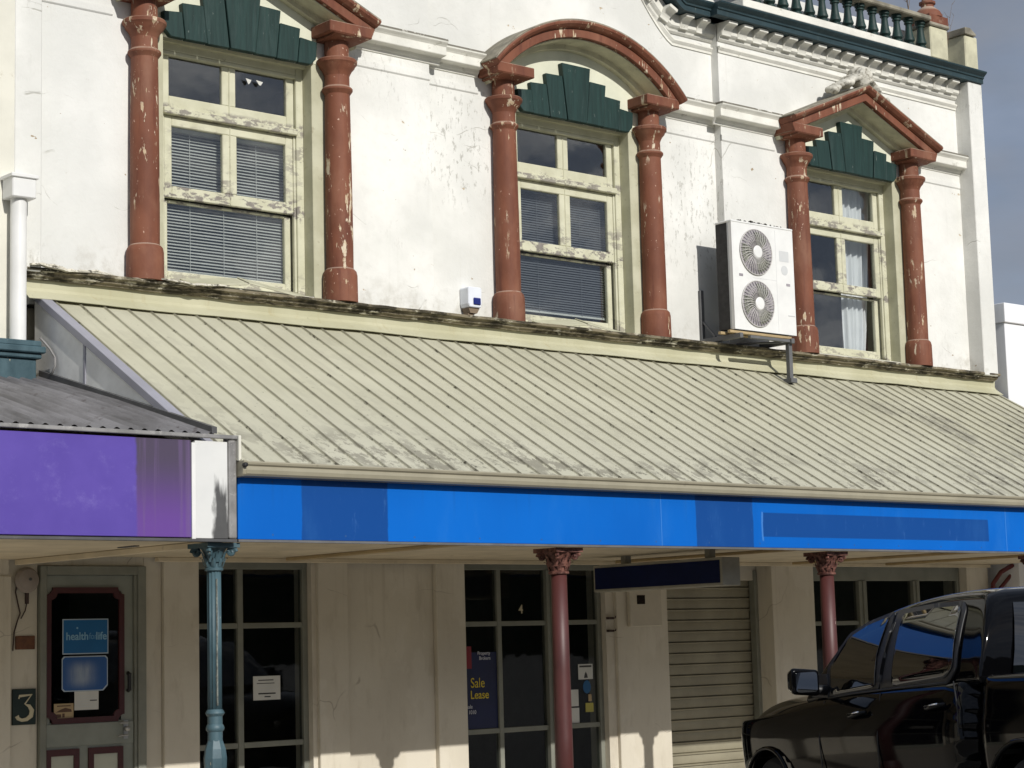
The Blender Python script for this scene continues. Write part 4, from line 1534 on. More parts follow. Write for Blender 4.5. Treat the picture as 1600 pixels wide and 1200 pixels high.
nv = thing('neighbour_verandah', (5, -2.6, GZ), 'lower verandah with dark corrugated iron roof and faded purple fascia', 'verandah')
vs, fs = [], []
xs = [3.0 + .0127 * i for i in range(int((7.066 - 3.0) / .0127) + 1)]
for (y, zb) in ((-.30, 3.70), (-1.5, 3.39), (-2.74, 3.035)):
    for x in xs:
        h = .014 * math.sin(2 * math.pi * x / .1)
        vs.append((x, y, zb + h))
n = len(xs)
for i in range(2):
    for j in range(n - 1):
        fs.append((i * n + j, i * n + j + 1, (i + 1) * n + j + 1, (i + 1) * n + j))
MB().add(vs, fs).build('roof', 'grey_iron', nv, smooth=True)
MB().prism([(-.30, 3.712), (-.30, 3.76), (-2.74, 3.085), (-2.74, 3.04)], 0, 7.03, 7.07).build('edge_flashing', 'dark_metal', nv)
MB().box(3, 6.855, -2.765, -2.73, 2.35, 2.985).build('fascia', 'purple_fascia', nv, bevel=.003)
MB().box(6.856, 6.885, -2.772, -2.73, 2.34, 2.97).build('fascia_joint', 'pvc_white', nv, bevel=.002)
MB().box(6.886, 7.135, -2.763, -2.73, 2.345, 2.985).build('fascia_end', 'white_end_panel', nv, bevel=.003)
MB().box(7.136, 7.20, -2.775, -2.70, 2.345, 3.03).build('corner_trim', 'trim_grey', nv, bevel=.012, seg=2)
MB().box(7.2005, 7.222, -2.80, -2.74, 2.86, 3.03).build('corner_board', 'neighbour_render', nv, bevel=.004)
tf = MB()
tf.prism([(-2.70, 3.04), (-2.785, 3.03), (-2.79, 3.005), (-2.78, 3.0), (-2.775, 3.015), (-2.70, 3.022)], 0, 3, 7.20)
tf.build('top_flashing', 'trim_grey', nv, bevel=.003)
MB().box(3, 7.2, -2.77, -2.70, 2.325, 2.343).build('fascia_trim', 'dark_metal', nv)
nc = MB()
nc.box(3, 7.19, -2.70, 0, 2.345, 2.372)
nc.build('ceiling', 'soffit_beige', nv)
MB().prism([(7.10, -2.69), (7.14, -2.69), (7.02, -.02), (6.98, -.02)], 2, 2.302, 2.343).build('ceiling_cornice', 'soffit_beige', nv, bevel=.004)
MB().box(6.9, 6.94, -1.95, -1.72, 2.337, 2.344).build('ceiling_vent', 'dark_metal', nv)
post(nv, 7.125, -2.60, .048, 'teal_iron', 'teal_iron', .125, ztop=2.323, caph=.185, fancy=True)

# ------------------------------------------------------------------ neighbour on the right
rb = thing('neighbour_building', (24, 0, GZ), 'plain bright white neighbouring building at the right edge', 'building')
MB().box(19.33, 30, -.28, 9, GZ, 5.17).build('wall', 'white_cladding', rb, bevel=.006)
MB().box(19.305, 30, -.31, 9, 5.171, 5.40).build('parapet', 'white_cladding', rb, bevel=.006)
MB().box(19.32, 30, -2.6, -.32, 2.40, 2.5).build('canopy', 'soffit_timber', rb)
MB().box(19.5, 19.9, -.30, -.285, GZ, 2.36).build('door', 'glass_brown', rb)

# ------------------------------------------------------------------ air conditioner and its bracket
X0, X1, Y0, Y1, Z0, Z1 = 14.50, 15.415, -.52, -.30, 4.665, 5.765
ac = thing('air_conditioner', (14.96, -.41, Z0), 'white outdoor air conditioning unit with two stacked fans beside the right window', 'air conditioner')
cb = MB()
cb.wall(X0, X1, Z0, Z1, [], Y0, .04)
cb.build('front_panel', 'ac_white', ac, bevel=.014, seg=2)
MB().box(X0 + .004, X1 - .004, Y0 + .065, Y1, Z0 + .01, Z1 - .012).build('coil_case', 'ac_side', ac)
MB().box(X0 + .003, X1 - .003, Y0 + .04, Y0 + .0645, Z0 + .006, Z1 - .008).build('front_return', 'badge_grey', ac)
MB().box(X0 - .004, X1 + .004, Y0 - .006, Y1 + .004, Z1 - .010, Z1 + .012).build('lid', 'ac_white', ac, bevel=.006)
for cz in (5.475, 4.945):
    cxf = X0 + .345
    fan = thing('fan', (cxf, Y0, cz), None, None)
    del_keys(fan)
    fan.parent = ac
    fan.location = Vector((cxf, Y0, cz)) - ORG[ac.name]
    MB().disc_y([(.237, Y0 - .001), (.237, Y0 - .006), (.225, Y0 - .009), (.001, Y0 - .009)], cxf, cz, 48).build('fan_well', 'ac_dark', fan)
    bl = MB()
    for k in range(3):
        a0 = k * 2.094 + .4
        vs = []
        for i in range(9):
            a = a0 + i * .13
            for rr in (.06, .21):
                vs.append((cxf + rr * math.cos(a + (.25 if rr > .1 else 0)), Y0 - .0105 - .0008 * i, cz + rr * math.sin(a + (.25 if rr > .1 else 0))))
        bl.add(vs, [(2 * i, 2 * i + 1, 2 * i + 3, 2 * i + 2) for i in range(8)])
    bl.build('fan_blades', 'frame_grey', fan)
    gr = MB()
    for k in range(34):
        a = 2 * math.pi * k / 34
        c, s_ = math.cos(a), math.sin(a)
        c2, s2 = math.cos(a + .25), math.sin(a + .25)
        gr.tube([(cxf + .06 * c, Y0 - .032, cz + .06 * s_), (cxf + .15 * math.cos(a + .1), Y0 - .034, cz + .15 * math.sin(a + .1)), (cxf + .228 * c2, Y0 - .014, cz + .228 * s2)], .0042, 4)
    for rr in (.12, .18):
        gr.tube([(cxf + rr * math.cos(2 * math.pi * i / 32), Y0 - .031 + (.012 if rr > .2 else 0), cz + rr * math.sin(2 * math.pi * i / 32)) for i in range(33)], .0018, 4, cap=False)
    gr.tube([(cxf + .234 * math.cos(2 * math.pi * i / 40), Y0 - .010, cz + .234 * math.sin(2 * math.pi * i / 40)) for i in range(41)], .006, 6, cap=False)
    gr.build('fan_guard', 'ac_wire', fan, smooth=True)
    MB().disc_y([(.066, Y0 - .022), (.066, Y0 - .034), (.058, Y0 - .040), (.001, Y0 - .042)], cxf, cz, 28).build('hub', 'ac_white', fan, smooth=35)
MB().box(X0 + .645, X0 + .648, Y0 - .0015, Y0 + .01, Z0 + .02, Z1 - .03).build('panel_joint', 'badge_grey', ac)
MB().box(X0 + .30, X0 + .647, Y0 - .0012, Y0 + .01, 5.2095, 5.2125).build('panel_joint', 'badge_grey', ac)
MB().box(X0 + .70, X0 + .84, Y0 - .0016, Y0 + .01, 5.42, 5.53).build('badge', 'badge_grey', ac)
MB().disc_y([(.05, Y0 + .005), (.05, Y0 - .0016)], X0 + .77, 5.33, 20).build('badge', 'badge_grey', ac)
for (xx, zz) in ((X0 + .09, 5.21), (X0 + .79, 5.17)):
    MB().box(xx, xx + .055, Y0 - .003, Y0 + .01, zz, zz + .026).build('handle', 'ac_dark', ac)
MB().box(X0 + .80, X0 + .90, Y0 - .004, Y0 + .01, 4.86, 4.868).build('handle', 'badge_grey', ac)
ms = MB()
for i in range(70):
    x = random.triangular(X0 + .02, X1 - .03, X0 + .45)
    r_ = random.uniform(.004, .013)
    ms.lathe([(r_, Z1 + .008), (r_ * .9, Z1 + .008 + r_ * random.uniform(.6, 1.6)), (r_ * .3, Z1 + .01 + r_ * 1.7)], x, Y0 + random.uniform(0, .03), 5)
o = ms.build('moss', 'moss', ac)
o['kind'] = 'stuff'
br = thing('mounting_bracket', (14.6, -.02, 4.55), 'dark steel wall bracket and post holding up the white air conditioner', 'bracket')
MB().box(14.525, 14.575, -.035, -.001, 4.60, 5.13).build('wall_leg', 'bracket_grey', br, bevel=.003)
MB().box(14.528, 14.572, -.56, -.036, 4.575, 4.625).build('arm', 'bracket_grey', br, bevel=.003)
MB().box(15.29, 15.335, -.56, -.11, 4.575, 4.625).build('arm', 'bracket_grey', br, bevel=.003)
MB().tube([(14.55, -.04, 4.80), (14.55, -.20, 4.63)], .014, 6).build('brace', 'bracket_grey', br)
MB().box(14.45, 15.36, -.50, -.46, 4.628, 4.655).build('rail', 'soffit_timber', br, bevel=.003)
MB().box(14.45, 15.36, -.37, -.33, 4.628, 4.655).build('rail', 'soffit_timber', br, bevel=.003)
MB().box(14.70, 15.289, -.54, -.50, 4.585, 4.615).build('cross_bar', 'bracket_grey', br, bevel=.003)
MB().tube([(14.95, -.05, 4.60), (15.05, -.30, 4.59), (15.3, -.45, 4.60)], .012, 6).build('brace', 'bracket_grey', br)
MB().box(15.288, 15.338, -.52, -.47, by(-.49) + .02, 4.574).build('post', 'bracket_grey', br, bevel=.003)
MB().box(15.27, 15.36, -.55, -.44, by(-.49) + .002, by(-.49) + .05).build('foot_plate', 'bracket_grey', br, bevel=.003)

# ------------------------------------------------------------------ alarm box
al = thing('alarm_box', (11.46, -.08, 4.64), 'small white alarm box with blue lens on the wall above the ledge', 'alarm box')
MB().prism([(11.395, 4.70), (11.41, 4.665), (11.54, 4.665), (11.555, 4.70), (11.555, 4.845), (11.545, 4.855), (11.405, 4.855), (11.395, 4.845)], 1, -.13, -.002).build('case', 'alarm_white', al, bevel=.008)
MB().box(11.45, 11.535, -.142, -.128, 4.69, 4.755).build('lens', 'alarm_blue', al, bevel=.008)
MB().prism([(11.41, 4.664), (11.54, 4.664), (11.51, 4.615), (11.43, 4.615)], 1, -.11, -.01).build('underside', 'box_underside', al)
MB().box(11.42, 11.48, -.09, -.02, 4.555, 4.614).build('mount', 'box_underside', al)

# ------------------------------------------------------------------ blinds and curtain behind the upper windows
def blind(cx, yw, z0, z1, mat, label, tilt, pitch=.0275, gap=False):
    b = thing('venetian_blind', (cx, yw + .27, z0), label, 'blind', 'venetian blinds behind the upper windows')
    s = MB()
    z = z0
    k = 0
    while z < z1:
        t = tilt + random.uniform(-.05, .05)
        dy, dz = .0125 * math.cos(t), .0125 * math.sin(t)
        sag = random.uniform(-.0015, .0015)
        s.add([(cx - .66, yw + .27 - dy, z - dz + sag), (cx + .66, yw + .27 - dy, z - dz - sag), (cx + .66, yw + .27 + dy, z + dz - sag), (cx - .66, yw + .27 + dy, z + dz + sag)], [(0, 1, 2, 3)])
        z += pitch
        k += 1
    sl_ = s.build('slats', mat, b)
    md = sl_.modifiers.new('solid', 'SOLIDIFY')
    md.thickness = .001
    MB().box(cx - .66, cx + .66, yw + .25, yw + .29, z1, z1 + .03).build('head_rail', mat, b)
    MB().box(cx - .66, cx + .66, yw + .258, yw + .282, z0 - .03, z0 - .012).build('bottom_rail', 'blind_slat', b)
    c = MB()
    for xx in (-.33, .0, .33) if not gap else (-.55, -.28, .28, .55):
        c.box(cx + xx - .0022, cx + xx + .0022, yw + .254, yw + .2555, z0 - .02, z1)
    c.build('ladder_tape', mat, b)
    return b
blind(WIN[0][0], SBY, 4.76, 5.93, 'blind_slat', 'pale venetian blind drawn behind the upper window with the left pediment', R(38), .0265)
blind(WIN[1][0], 0, 4.80, 5.95, 'blind_slat_dark', 'dark venetian blind drawn behind the arched middle upper window', R(48), .024, True)
cu = MB()
vs, fs = [], []
NX, x0c, x1c = 60, 17.09, 17.60
for j, zz in enumerate((4.60, 5.0, 5.6, 6.1, 6.6)):
    for i in range(NX + 1):
        u = i / NX
        xx = x0c + (x1c - x0c) * (u * (.62 + .10 * j) if True else u)
        vs.append((xx, SBY + .36 + .035 * math.sin(u * 30) * (1 - .1 * j) + .012 * math.sin(u * 77 + j), zz))
for j in range(4):
    for i in range(NX):
        a = j * (NX + 1) + i
        fs.append((a, a + 1, a + NX + 2, a + NX + 1))
cu.add(vs, fs)
one(cu, 'curtain', 'sheer_curtain', 'white sheer curtain hanging behind the right upper window', 'curtain', smooth=True)

# torn paper scraps at the top of the left window
for k, (xx, ln) in enumerate(((9.16, .045), (9.27, .055))):
    sc = MB().prism([(xx - ln * .6, 6.47), (xx + ln * .7, 6.462), (xx + ln * .3, 6.43), (xx, 6.42 + .01 * k)], 1, SBY + .145, SBY + .148)
    one(sc, 'paper_scrap', 'paper', ('narrow' if k == 0 else 'wider') + ' torn white paper scrap on the top right pane of the left window', 'scrap', 'paper scraps on the left window')

# ------------------------------------------------------------------ hanging sign
hs = thing('hanging_sign', (12.57, -1.34, 2.055), 'dark navy box sign in a grey frame hanging under the blue verandah', 'sign')
MB().box(12.408, 12.63, -2.20, -.585, 2.055, 2.297).build('case', 'sign_frame', hs, bevel=.006)
MB().box(12.40, 12.4075, -2.17, -.615, 2.08, 2.272).build('face', 'sign_navy', hs)
MB().box(12.6305, 12.638, -2.17, -.615, 2.08, 2.272).build('face', 'sign_navy', hs)
for yy in (-.9, -1.95):
    MB().box(12.49, 12.56, yy - .03, yy + .03, 2.298, 2.371).build('hanger', 'sign_frame', hs)

# ------------------------------------------------------------------ small things on the shop fronts
def flat(name, x0, x1, z0, z1, y, t, mat, label, cat, group=None, border=None, corner=0):
    th = thing(name, ((x0 + x1) / 2, y, z0), label, cat, group)
    if corner:
        p = [(x0 + corner, z0), (x1 - corner * 2.2, z0), (x1, z0 + corner * 2.2), (x1, z1 - corner), (x1 - corner, z1), (x0 + corner, z1), (x0, z1 - corner), (x0, z0 + corner)]
        q = [(a + (.008 if a < (x0 + x1) / 2 else -.008), b + (.008 if b < (z0 + z1) / 2 else -.008)) for a, b in p]
    else:
        p = rect(x0, x1, z0, z1)
        q = rect(x0 + .008, x1 - .008, z0 + .008, z1 - .008)
    if border:
        MB().prism(p, 1, y - t, y).build('border', border, th)
        MB().prism(q, 1, y - t - .0015, y - t).build('sheet', mat, th)
    else:
        MB().prism(p, 1, y - t, y).build('sheet', mat, th)
    return th
YD = .0275
p1 = flat('poster', 7.405, 7.80, 1.622, 1.892, YD, .002, 'poster_blue', 'bright blue poster with pale lettering on the door glass', 'poster', border='poster_edge')
text('health', 7.53, YD - .0045, 1.757, .083, 'lettering_blue', p1, sx=.95, bold=.0012)
text('for', 7.665, YD - .0045, 1.757, .07, 'lettering_pale', p1, sx=.8)
text('life', 7.738, YD - .0045, 1.757, .083, 'lettering_blue', p1, sx=1.0, bold=.0012)
text('•', 7.53, YD - .0045, 1.82, .06, 'lettering_blue', p1)
flat('poster', 7.40, 7.795, 1.338, 1.607, YD, .002, 'poster_faded', 'sun faded blank blue poster with clipped corners on the door glass', 'poster', border='poster_edge', corner=.018)
n1 = flat('notice', 7.508, 7.715, 1.195, 1.337, YD, .0015, 'paper', 'small white printed notice below the faded poster on the door', 'notice')
for i in range(5):
    MB().box(7.53, 7.64 + .03 * (i % 2), YD - .0023, YD - .0016, 1.30 - .02 * i, 1.304 - .02 * i).build('print', 'badge_grey', n1)
MB().box(7.64, 7.70, YD - .0023, YD - .0016, 1.262, 1.27).build('print', 'paper_ink', n1)
s1 = flat('sticker', 7.335, 7.50, 1.135, 1.25, YD, .0015, 'sticker_tan', 'tan sticker with a brown picture in the lower left corner of the door glass', 'sticker')
MB().prism([(7.35, 1.185), (7.39, 1.205), (7.43, 1.218), (7.48, 1.205), (7.485, 1.185)], 1, YD - .0023, YD - .0016).build('picture', 'sticker_brown', s1)
MB().box(7.36, 7.475, YD - .0023, YD - .0016, 1.228, 1.236).build('print', 'sticker_brown', s1)
MB().box(7.405, 7.425, YD - .0023, YD - .0016, 1.145, 1.175).build('print', 'sticker_brown', s1)
MB().box(7.35, 7.395, YD - .0023, YD - .0016, 1.145, 1.17).build('print', 'sticker_brown', s1)

np_ = thing('number_plate', (7.08, .03, 1.11), 'dark green plate with a cream numeral 3 left of the door', 'house number')
MB().box(6.985, 7.178, .012, .0295, 1.105, 1.372).build('plate', 'plate_green', np_, bevel=.003)
# hand-drawn flat-topped 3
def stroke(pts, wid):
    l, r_ = [], []
    for i, p in enumerate(pts):
        a = Vector(pts[max(0, i - 1)])
        b = Vector(pts[min(len(pts) - 1, i + 1)])
        d = (b - a).normalized()
        nn = Vector((-d.y, d.x)) * wid[i] / 2
        l.append(Vector(p) + nn)
        r_.append(Vector(p) - nn)
    return l, r_
pts = [(.05, .205), (.055, .225), (.155, .232), (.10, .165), (.135, .150), (.158, .115), (.15, .075), (.115, .05), (.075, .045), (.045, .058), (.035, .078)]
wid = [.010, .020, .018, .012, .026, .036, .036, .028, .024, .026, .034]
l, r_ = stroke(pts, wid)
nm = MB()
vs = []
for a, b in zip(l, r_):
    for y_ in (.008, .0119):
        vs += [(6.985 + a.x, y_, 1.105 + a.y - .01), (6.985 + b.x, y_, 1.105 + b.y - .01)]
fs = []
for i in range(len(pts) - 1):
    a = 4 * i
    fs += [(a, a + 1, a + 5, a + 4), (a + 2, a + 6, a + 7, a + 3), (a, a + 4, a + 6, a + 2), (a + 1, a + 3, a + 7, a + 5)]
fs += [(0, 2, 3, 1)]
nm.add(vs, fs)
nm.build('numeral', 'number_cream', np_)
pb = MB().box(7.01, 7.172, .018, .0295, 1.668, 1.77)
one(pb, 'wall_plate', 'plate_brown', 'small brown plate on the wall left of the door', 'plate', bevel=.004)
bell = thing('alarm_bell', (7.09, 0, 2.1), 'round grey alarm bell on the wall at the upper left of the door', 'bell')
MB().disc_y([(.05, .03), (.055, -.005), (.098, -.01), (.098, -.02), (.08, -.045), (.04, -.058), (.001, -.06)], 7.085, 2.19, 32).build('gong', 'bell_grey', bell, smooth=35)
MB().disc_y([(.012, -.055), (.012, -.068), (.001, -.07)], 7.09, 2.195, 12).build('knob', 'dark_metal', bell)
MB().box(7.075, 7.10, -.02, .0, 2.01, 2.11).build('striker_box', 'cable_dark', bell)
cbm = MB().tube([(7.03, .015, 2.22), (7.005, .012, 2.10), (7.03, .015, 2.0), (7.045, .015, 1.94), (7.02, .012, 1.88), (6.995, .012, 1.80), (6.985, .012, 1.66)], .006, 6)
one(cbm, 'cable', 'cable_dark', 'thin dark cable hanging from the alarm bell beside the door', 'cable', smooth=True)
cbm = MB().tube([(7.10, .015, 2.02), (7.085, .012, 1.96), (7.05, .012, 1.90)], .005, 6)
one(cbm, 'cable', 'cable_dark', 'short cable loop just under the alarm bell striker', 'cable', smooth=True)

YG = .128
nt = flat('notice', 9.20, 9.468, 1.205, 1.402, YG, .0015, 'paper', 'white printed notice on the window glass right of the teal post', 'notice')
for i, (a, b, hgt) in enumerate(((.05, .20, .008), (.035, .21, .006), (.06, .2, .005), (.06, .21, .005), (.05, .22, .012), (.11, .17, .01))):
    MB().box(9.20 + a, 9.20 + b, YG - .0023, YG - .0016, 1.372 - .027 * i - hgt, 1.372 - .027 * i).build('print', 'paper_ink' if i in (0, 1, 4, 5) else 'badge_grey', nt)

n4 = thing('number_sticker', (12.14, YG, 1.88), 'white numeral 4 on the glass of the middle shop window', 'house number')
text('4', 12.14, YG - .002, 1.925, .115, 'number_cream', n4, bold=.001, sx=.95)
bn = thing('banner', (11.68, YG, .85), 'navy banner with yellow sale lease lettering behind the middle shop window', 'banner')
MB().box(11.445, 11.832, YG - .002, YG, .862, 1.545).build('sheet', 'banner_navy', bn)
MB().box(11.445, 11.535, YG - .0035, YG - .0021, 1.40, 1.60).build('stripe', 'banner_red', bn)
text('Property', 11.68, YG - .005, 1.535, .046, 'lettering_white', bn, sx=.9)
text('Brokers', 11.69, YG - .005, 1.49, .046, 'lettering_white', bn, sx=.9)
text('Sale', 11.60, YG - .005, 1.268, .125, 'lettering_yellow', bn, sx=.85)
text('Lease', 11.62, YG - .005, 1.162, .105, 'lettering_yellow', bn, sx=.92, bold=.0008)
text('sale', 11.50, YG - .005, 1.06, .05, 'lettering_white', bn, sx=.9)
text('1010', 11.53, YG - .005, 1.01, .05, 'lettering_white', bn, sx=.9)
wn_ = flat('notice', 12.835, 13.02, 1.262, 1.405, YG, .0015, 'paper', 'white warning notice with a black symbol right of the maroon post', 'notice')
MB().box(12.85, 13.005, YG - .0023, YG - .0016, 1.375, 1.392).build('print', 'paper_ink', wn_)
MB().prism([(12.905, 1.275), (12.955, 1.275), (12.945, 1.31), (12.93, 1.335), (12.915, 1.31)], 1, YG - .0023, YG - .0016).build('symbol', 'paper_ink', wn_)
p = [(12.94 + .05 * math.cos(a), 1.19 + .062 * math.sin(a)) for a in [2 * math.pi * i / 14 for i in range(14)]]
one(MB().prism(p, 1, YG - .0015, YG), 'sticker', 'sticker_blue', 'round blue sticker under the white warning notice', 'sticker')
one(MB().box(12.955, 12.995, YG - .0015, YG, 1.055, 1.12), 'sticker', 'sticker_tan', 'tiny tan sticker between the blue and the yellow stickers', 'sticker')
one(MB().box(12.915, 13.015, YG - .0015, YG, .955, 1.04), 'sticker', 'sticker_yellow', 'square yellow sticker low on the glass right of the maroon post', 'sticker')
one(MB().box(12.70, 12.828, YG - .0015, YG, 1.015, 1.17), 'paper_sheet', 'paper', 'upper of two white sheets half hidden behind the maroon post', 'paper')
one(MB().box(12.70, 12.832, YG - .0015, YG, .86, 1.0), 'paper_sheet', 'paper', 'lower of two white sheets half hidden behind the maroon post', 'paper')

mt = thing('meter_box', (13.58, -.03, 1.75), 'cream meter box with a small dark window on the pier beside the roller shutter', 'meter box')
MB().box(13.37, 13.80, -.05, -.001, 1.745, 2.10).build('case', 'meter_cream', mt, bevel=.008)
MB().box(13.465, 13.57, -.054, -.0495, 1.96, 2.045).build('window', 'glass_brown', mt)
for zz, nm in ((1.70, 'lower'), (1.82, 'upper')):
    ht = MB().box(13.135, 13.20, .0, .039, zz, zz + .022)
    ht.tube([(13.19, .0, zz + .011), (13.19, -.03, zz + .012), (13.19, -.034, zz + .03)], .006, 6)
    one(ht, 'gate_hook', 'cable_dark', nm + ' of two dark iron hooks on the jamb right of the middle shop window', 'hook', 'iron hooks on the shop window jamb')

# pipes at the far right under the canopy
pp = thing('pipework', (19.2, -.2, 2.0), 'dark red pipes curving up the wall behind the black truck roof', 'pipe')
MB().tube([(19.10, -.06, 1.9), (19.11, -.07, 2.15), (19.2, -.12, 2.28), (19.33, -.2, 2.36)], .026, 8).build('pipe', 'pipe_red', pp, smooth=True)
MB().tube([(19.22, -.06, 1.9), (19.23, -.08, 2.10), (19.36, -.16, 2.26), (19.48, -.25, 2.37)], .022, 8).build('pipe', 'pipe_red', pp, smooth=True)
MB().box(18.93, 19.30, -.05, -.002, 1.85, 2.05).build('valve_box', 'box_underside', pp)

# dry weeds on the parapet
def weed(x, y, z, n, h, label):
    w = MB()
    for i in range(n):
        a = random.uniform(0, 6.28)
        t = random.uniform(.1, .35)
        hh = h * random.uniform(.6, 1)
        pts = [(x + random.uniform(-.02, .02), y, z - .01)]
        for k_ in range(1, 6):
            u = k_ / 5
            pts.append((x + math.cos(a) * t * u * u * hh + random.uniform(-.006, .006), y + math.sin(a) * t * u * u * hh, z + hh * u))
        w.tube(pts, [.0045, .004, .0035, .003, .0025, .0015], 4)
        for k_ in range(3):
            b = Vector(pts[3 + k_ % 3])
            w.tube([b, b + Vector((random.uniform(-.06, .06), random.uniform(-.04, .04), random.uniform(.02, .07)))], [.003, .001], 4)
    return one(w, 'weed', 'weed_straw', label, 'weed', 'dry weeds on the parapet')
weed(17.86, -.28, 8.60, 5, .34, 'dry brown weed on the parapet rail left of the red urn')
weed(18.62, -.20, 8.10, 5, .78, 'dry weed between the red urn and the end pier of the parapet')

# ------------------------------------------------------------------ black pickup truck
TM = Matrix(((0.29541386, -0.82447353, 0.01259461, 11.04365), (0.82372526, 0.29568221, 0.03511854, -6.99764), (-0.03730866, 0, 0.87509579, .19761), (0, 0, 0, 1)))
truck = bpy.data.objects.new('pickup_truck', None)
COL.objects.link(truck)
truck.matrix_world = TM
ORG['pickup_truck'] = Vector((0, 0, 0))
tag(truck, 'glossy black crew cab pickup truck parked nose in at the kerb', 'pickup truck')


def belt(x):
    return 1.31 - .03 * max(0, x - .6)


def wz(z, x):
    b = belt(x)
    if z <= b:
        return .93 + (b - z) * .45
    d = (z - b) / .29 - 1
    return .93 - (z - b) * .37 + .026 * max(0, 1 - d * d)


def evaluated(o, name, mat, parent, cutters=()):
    dg = bpy.context.evaluated_depsgraph_get()
    me = bpy.data.meshes.new_from_object(o.evaluated_get(dg))
    old = o.data
    o.modifiers.clear()
    o.data = me
    me.name = name
    for c in cutters:
        bpy.data.objects.remove(c)
    bpy.data.meshes.remove(old)
    return o


def loft(sections, close_ends=True):
    """sections: list of (x, [(y,z)...]) for the left half from bottom to centre top; mirrored to a full ring"""
    m = MB()
    vs = []
    rings = []
    for (x, pts) in sections:
        full_ = [(x, y, z) for (y, z) in pts] + [(x, -y, z) for (y, z) in reversed(pts[:-1])]
        rings.append(len(full_))
        vs += full_
    n = rings[0]
    fs = []
    for i in range(len(sections) - 1):
        for j in range(n):
            a, b = i * n + j, i * n + (j + 1) % n
            fs.append((a, b, b + n, a + n))
    if close_ends:
        fs.append(tuple(range(n - 1, -1, -1)))
        fs.append(tuple(range((len(sections) - 1) * n, len(sections) * n)))
    m.add(vs, fs)
    return m


def body_sec(x, ys, belt_z, hood, bot=.45, hood_y=.72):
    return (x, [(.70 * ys, bot - .03), (.93 * ys, bot), (.985 * ys, bot + .05), (1.0 * ys, .66), (1.02 * ys, .88), (1.012 * ys, 1.0), (.99 * ys, 1.10), (.965 * ys, belt_z - .05), (.925 * ys, belt_z), (hood_y * ys, hood), (.35 * ys, hood + .035), (0, hood + .03)])


secs = [body_sec(.56, 1, 1.31, 1.30, hood_y=.80), body_sec(.9, 1, 1.30, 1.30, hood_y=.80), body_sec(1.6, 1, 1.28, 1.27, hood_y=.80), body_sec(2.3, 1, 1.26, 1.25, hood_y=.80), body_sec(2.85, 1, 1.235, 1.235, hood_y=.80),
        body_sec(3.1, 1, 1.215, 1.245), body_sec(3.45, 1, 1.18, 1.25), body_sec(3.8, 1, 1.13, 1.245), body_sec(4.05, .99, 1.08, 1.225),
        body_sec(4.18, .97, 1.04, 1.19), body_sec(4.28, .94, 1.0, 1.13, .46), body_sec(4.34, .89, .95, 1.04, .5)]
lo = loft(secs).build('body', 'black_paint', truck, smooth=True)
sb = lo.modifiers.new('s', 'SUBSURF')
sb.levels = 2
sb.render_levels = 2


def wheel_cutter(x, r):
    c = MB()
    c.tube([(x, -1.3, .41), (x, -.62, .41)], r, 40)
    c.tube([(x, .62, .41), (x, 1.3, .41)], r, 40)
    o_ = c.build('cutter', 'rubber')
    o_.matrix_world = TM
    return o_


cf = wheel_cutter(3.67, .405)
cr_ = wheel_cutter(-.06, .44)
bo = lo.modifiers.new('b', 'BOOLEAN')
bo.object = cf
bo.operation = 'DIFFERENCE'
bo.solver = 'EXACT'
bpy.context.view_layer.update()
evaluated(lo, 'body', 'black_paint', truck)
# bed
bs = []
for (x, ys) in ((.52, .985), (.45, 1.0), (0, 1.0), (-.6, 1.0), (-1.1, .995), (-1.22, .975)):
    bs.append((x, [(.70 * ys, .45), (.93 * ys, .47), (.985 * ys, .53), (1.0 * ys, .66), (1.02 * ys, .88), (1.012 * ys, 1.0), (.99 * ys, 1.10), (.975 * ys, 1.22), (.955 * ys, 1.305), (.93 * ys, 1.322), (.80 * ys, 1.32), (.79 * ys, 1.28), (.78 * ys, .80), (0, .79)]))
be = loft(bs).build('bed', 'black_paint', truck, smooth=True)
sb = be.modifiers.new('s', 'SUBSURF')
sb.levels = 2
sb.render_levels = 2
bo = be.modifiers.new('b', 'BOOLEAN')
bo.object = cr_
bo.operation = 'DIFFERENCE'
bo.solver = 'EXACT'
bpy.context.view_layer.update()
evaluated(be, 'bed', 'black_paint', truck)
for c in (cf, cr_):
    bpy.data.objects.remove(c)
MB().box(-1.24, -1.17, -.78, .78, .62, 1.30).build('tailgate', 'black_paint', truck, bevel=.03, seg=3)
MB().box(.40, .50, -.80, .80, .7, 1.31).build('bed_front', 'black_paint', truck, bevel=.02, seg=2)

# cab: pillars and roof as one shell
def cab_sec(x, zt):
    b = belt(x) - .03
    z1 = b + .5 * (zt - .10 - b)
    z2 = max(b + .02, zt - .12)
    z1 = max(b + .01, min(z1, z2 - .005))
    return (x, [(.88, b - .05), (wz(b, x) - .012, b), (wz(z1, x) - .008, z1), (wz(z2, x) - .004, z2), (wz(zt - .06, x) - .02, zt - .055), (wz(zt - .03, x) - .07, zt - .015), (.42, zt), (0, zt + .008)])
cs = [(.535, 1.40), (.55, 1.62), (.60, 1.80), (.665, 1.92), (.75, 1.965), (1.1, 1.982), (1.6, 1.968), (2.0, 1.925), (2.28, 1.87), (2.45, 1.835), (2.62, 1.755), (2.80, 1.62), (2.95, 1.47), (3.08, 1.31), (3.14, 1.25)]
ca = loft([cab_sec(x, z) for x, z in cs]).build('cab', 'black_paint', truck, smooth=True)
sb = ca.modifiers.new('s', 'SUBSURF')
sb.levels = 2
sb.render_levels = 2
bpy.context.view_layer.update()
evaluated(ca, 'cab', 'black_paint', truck)


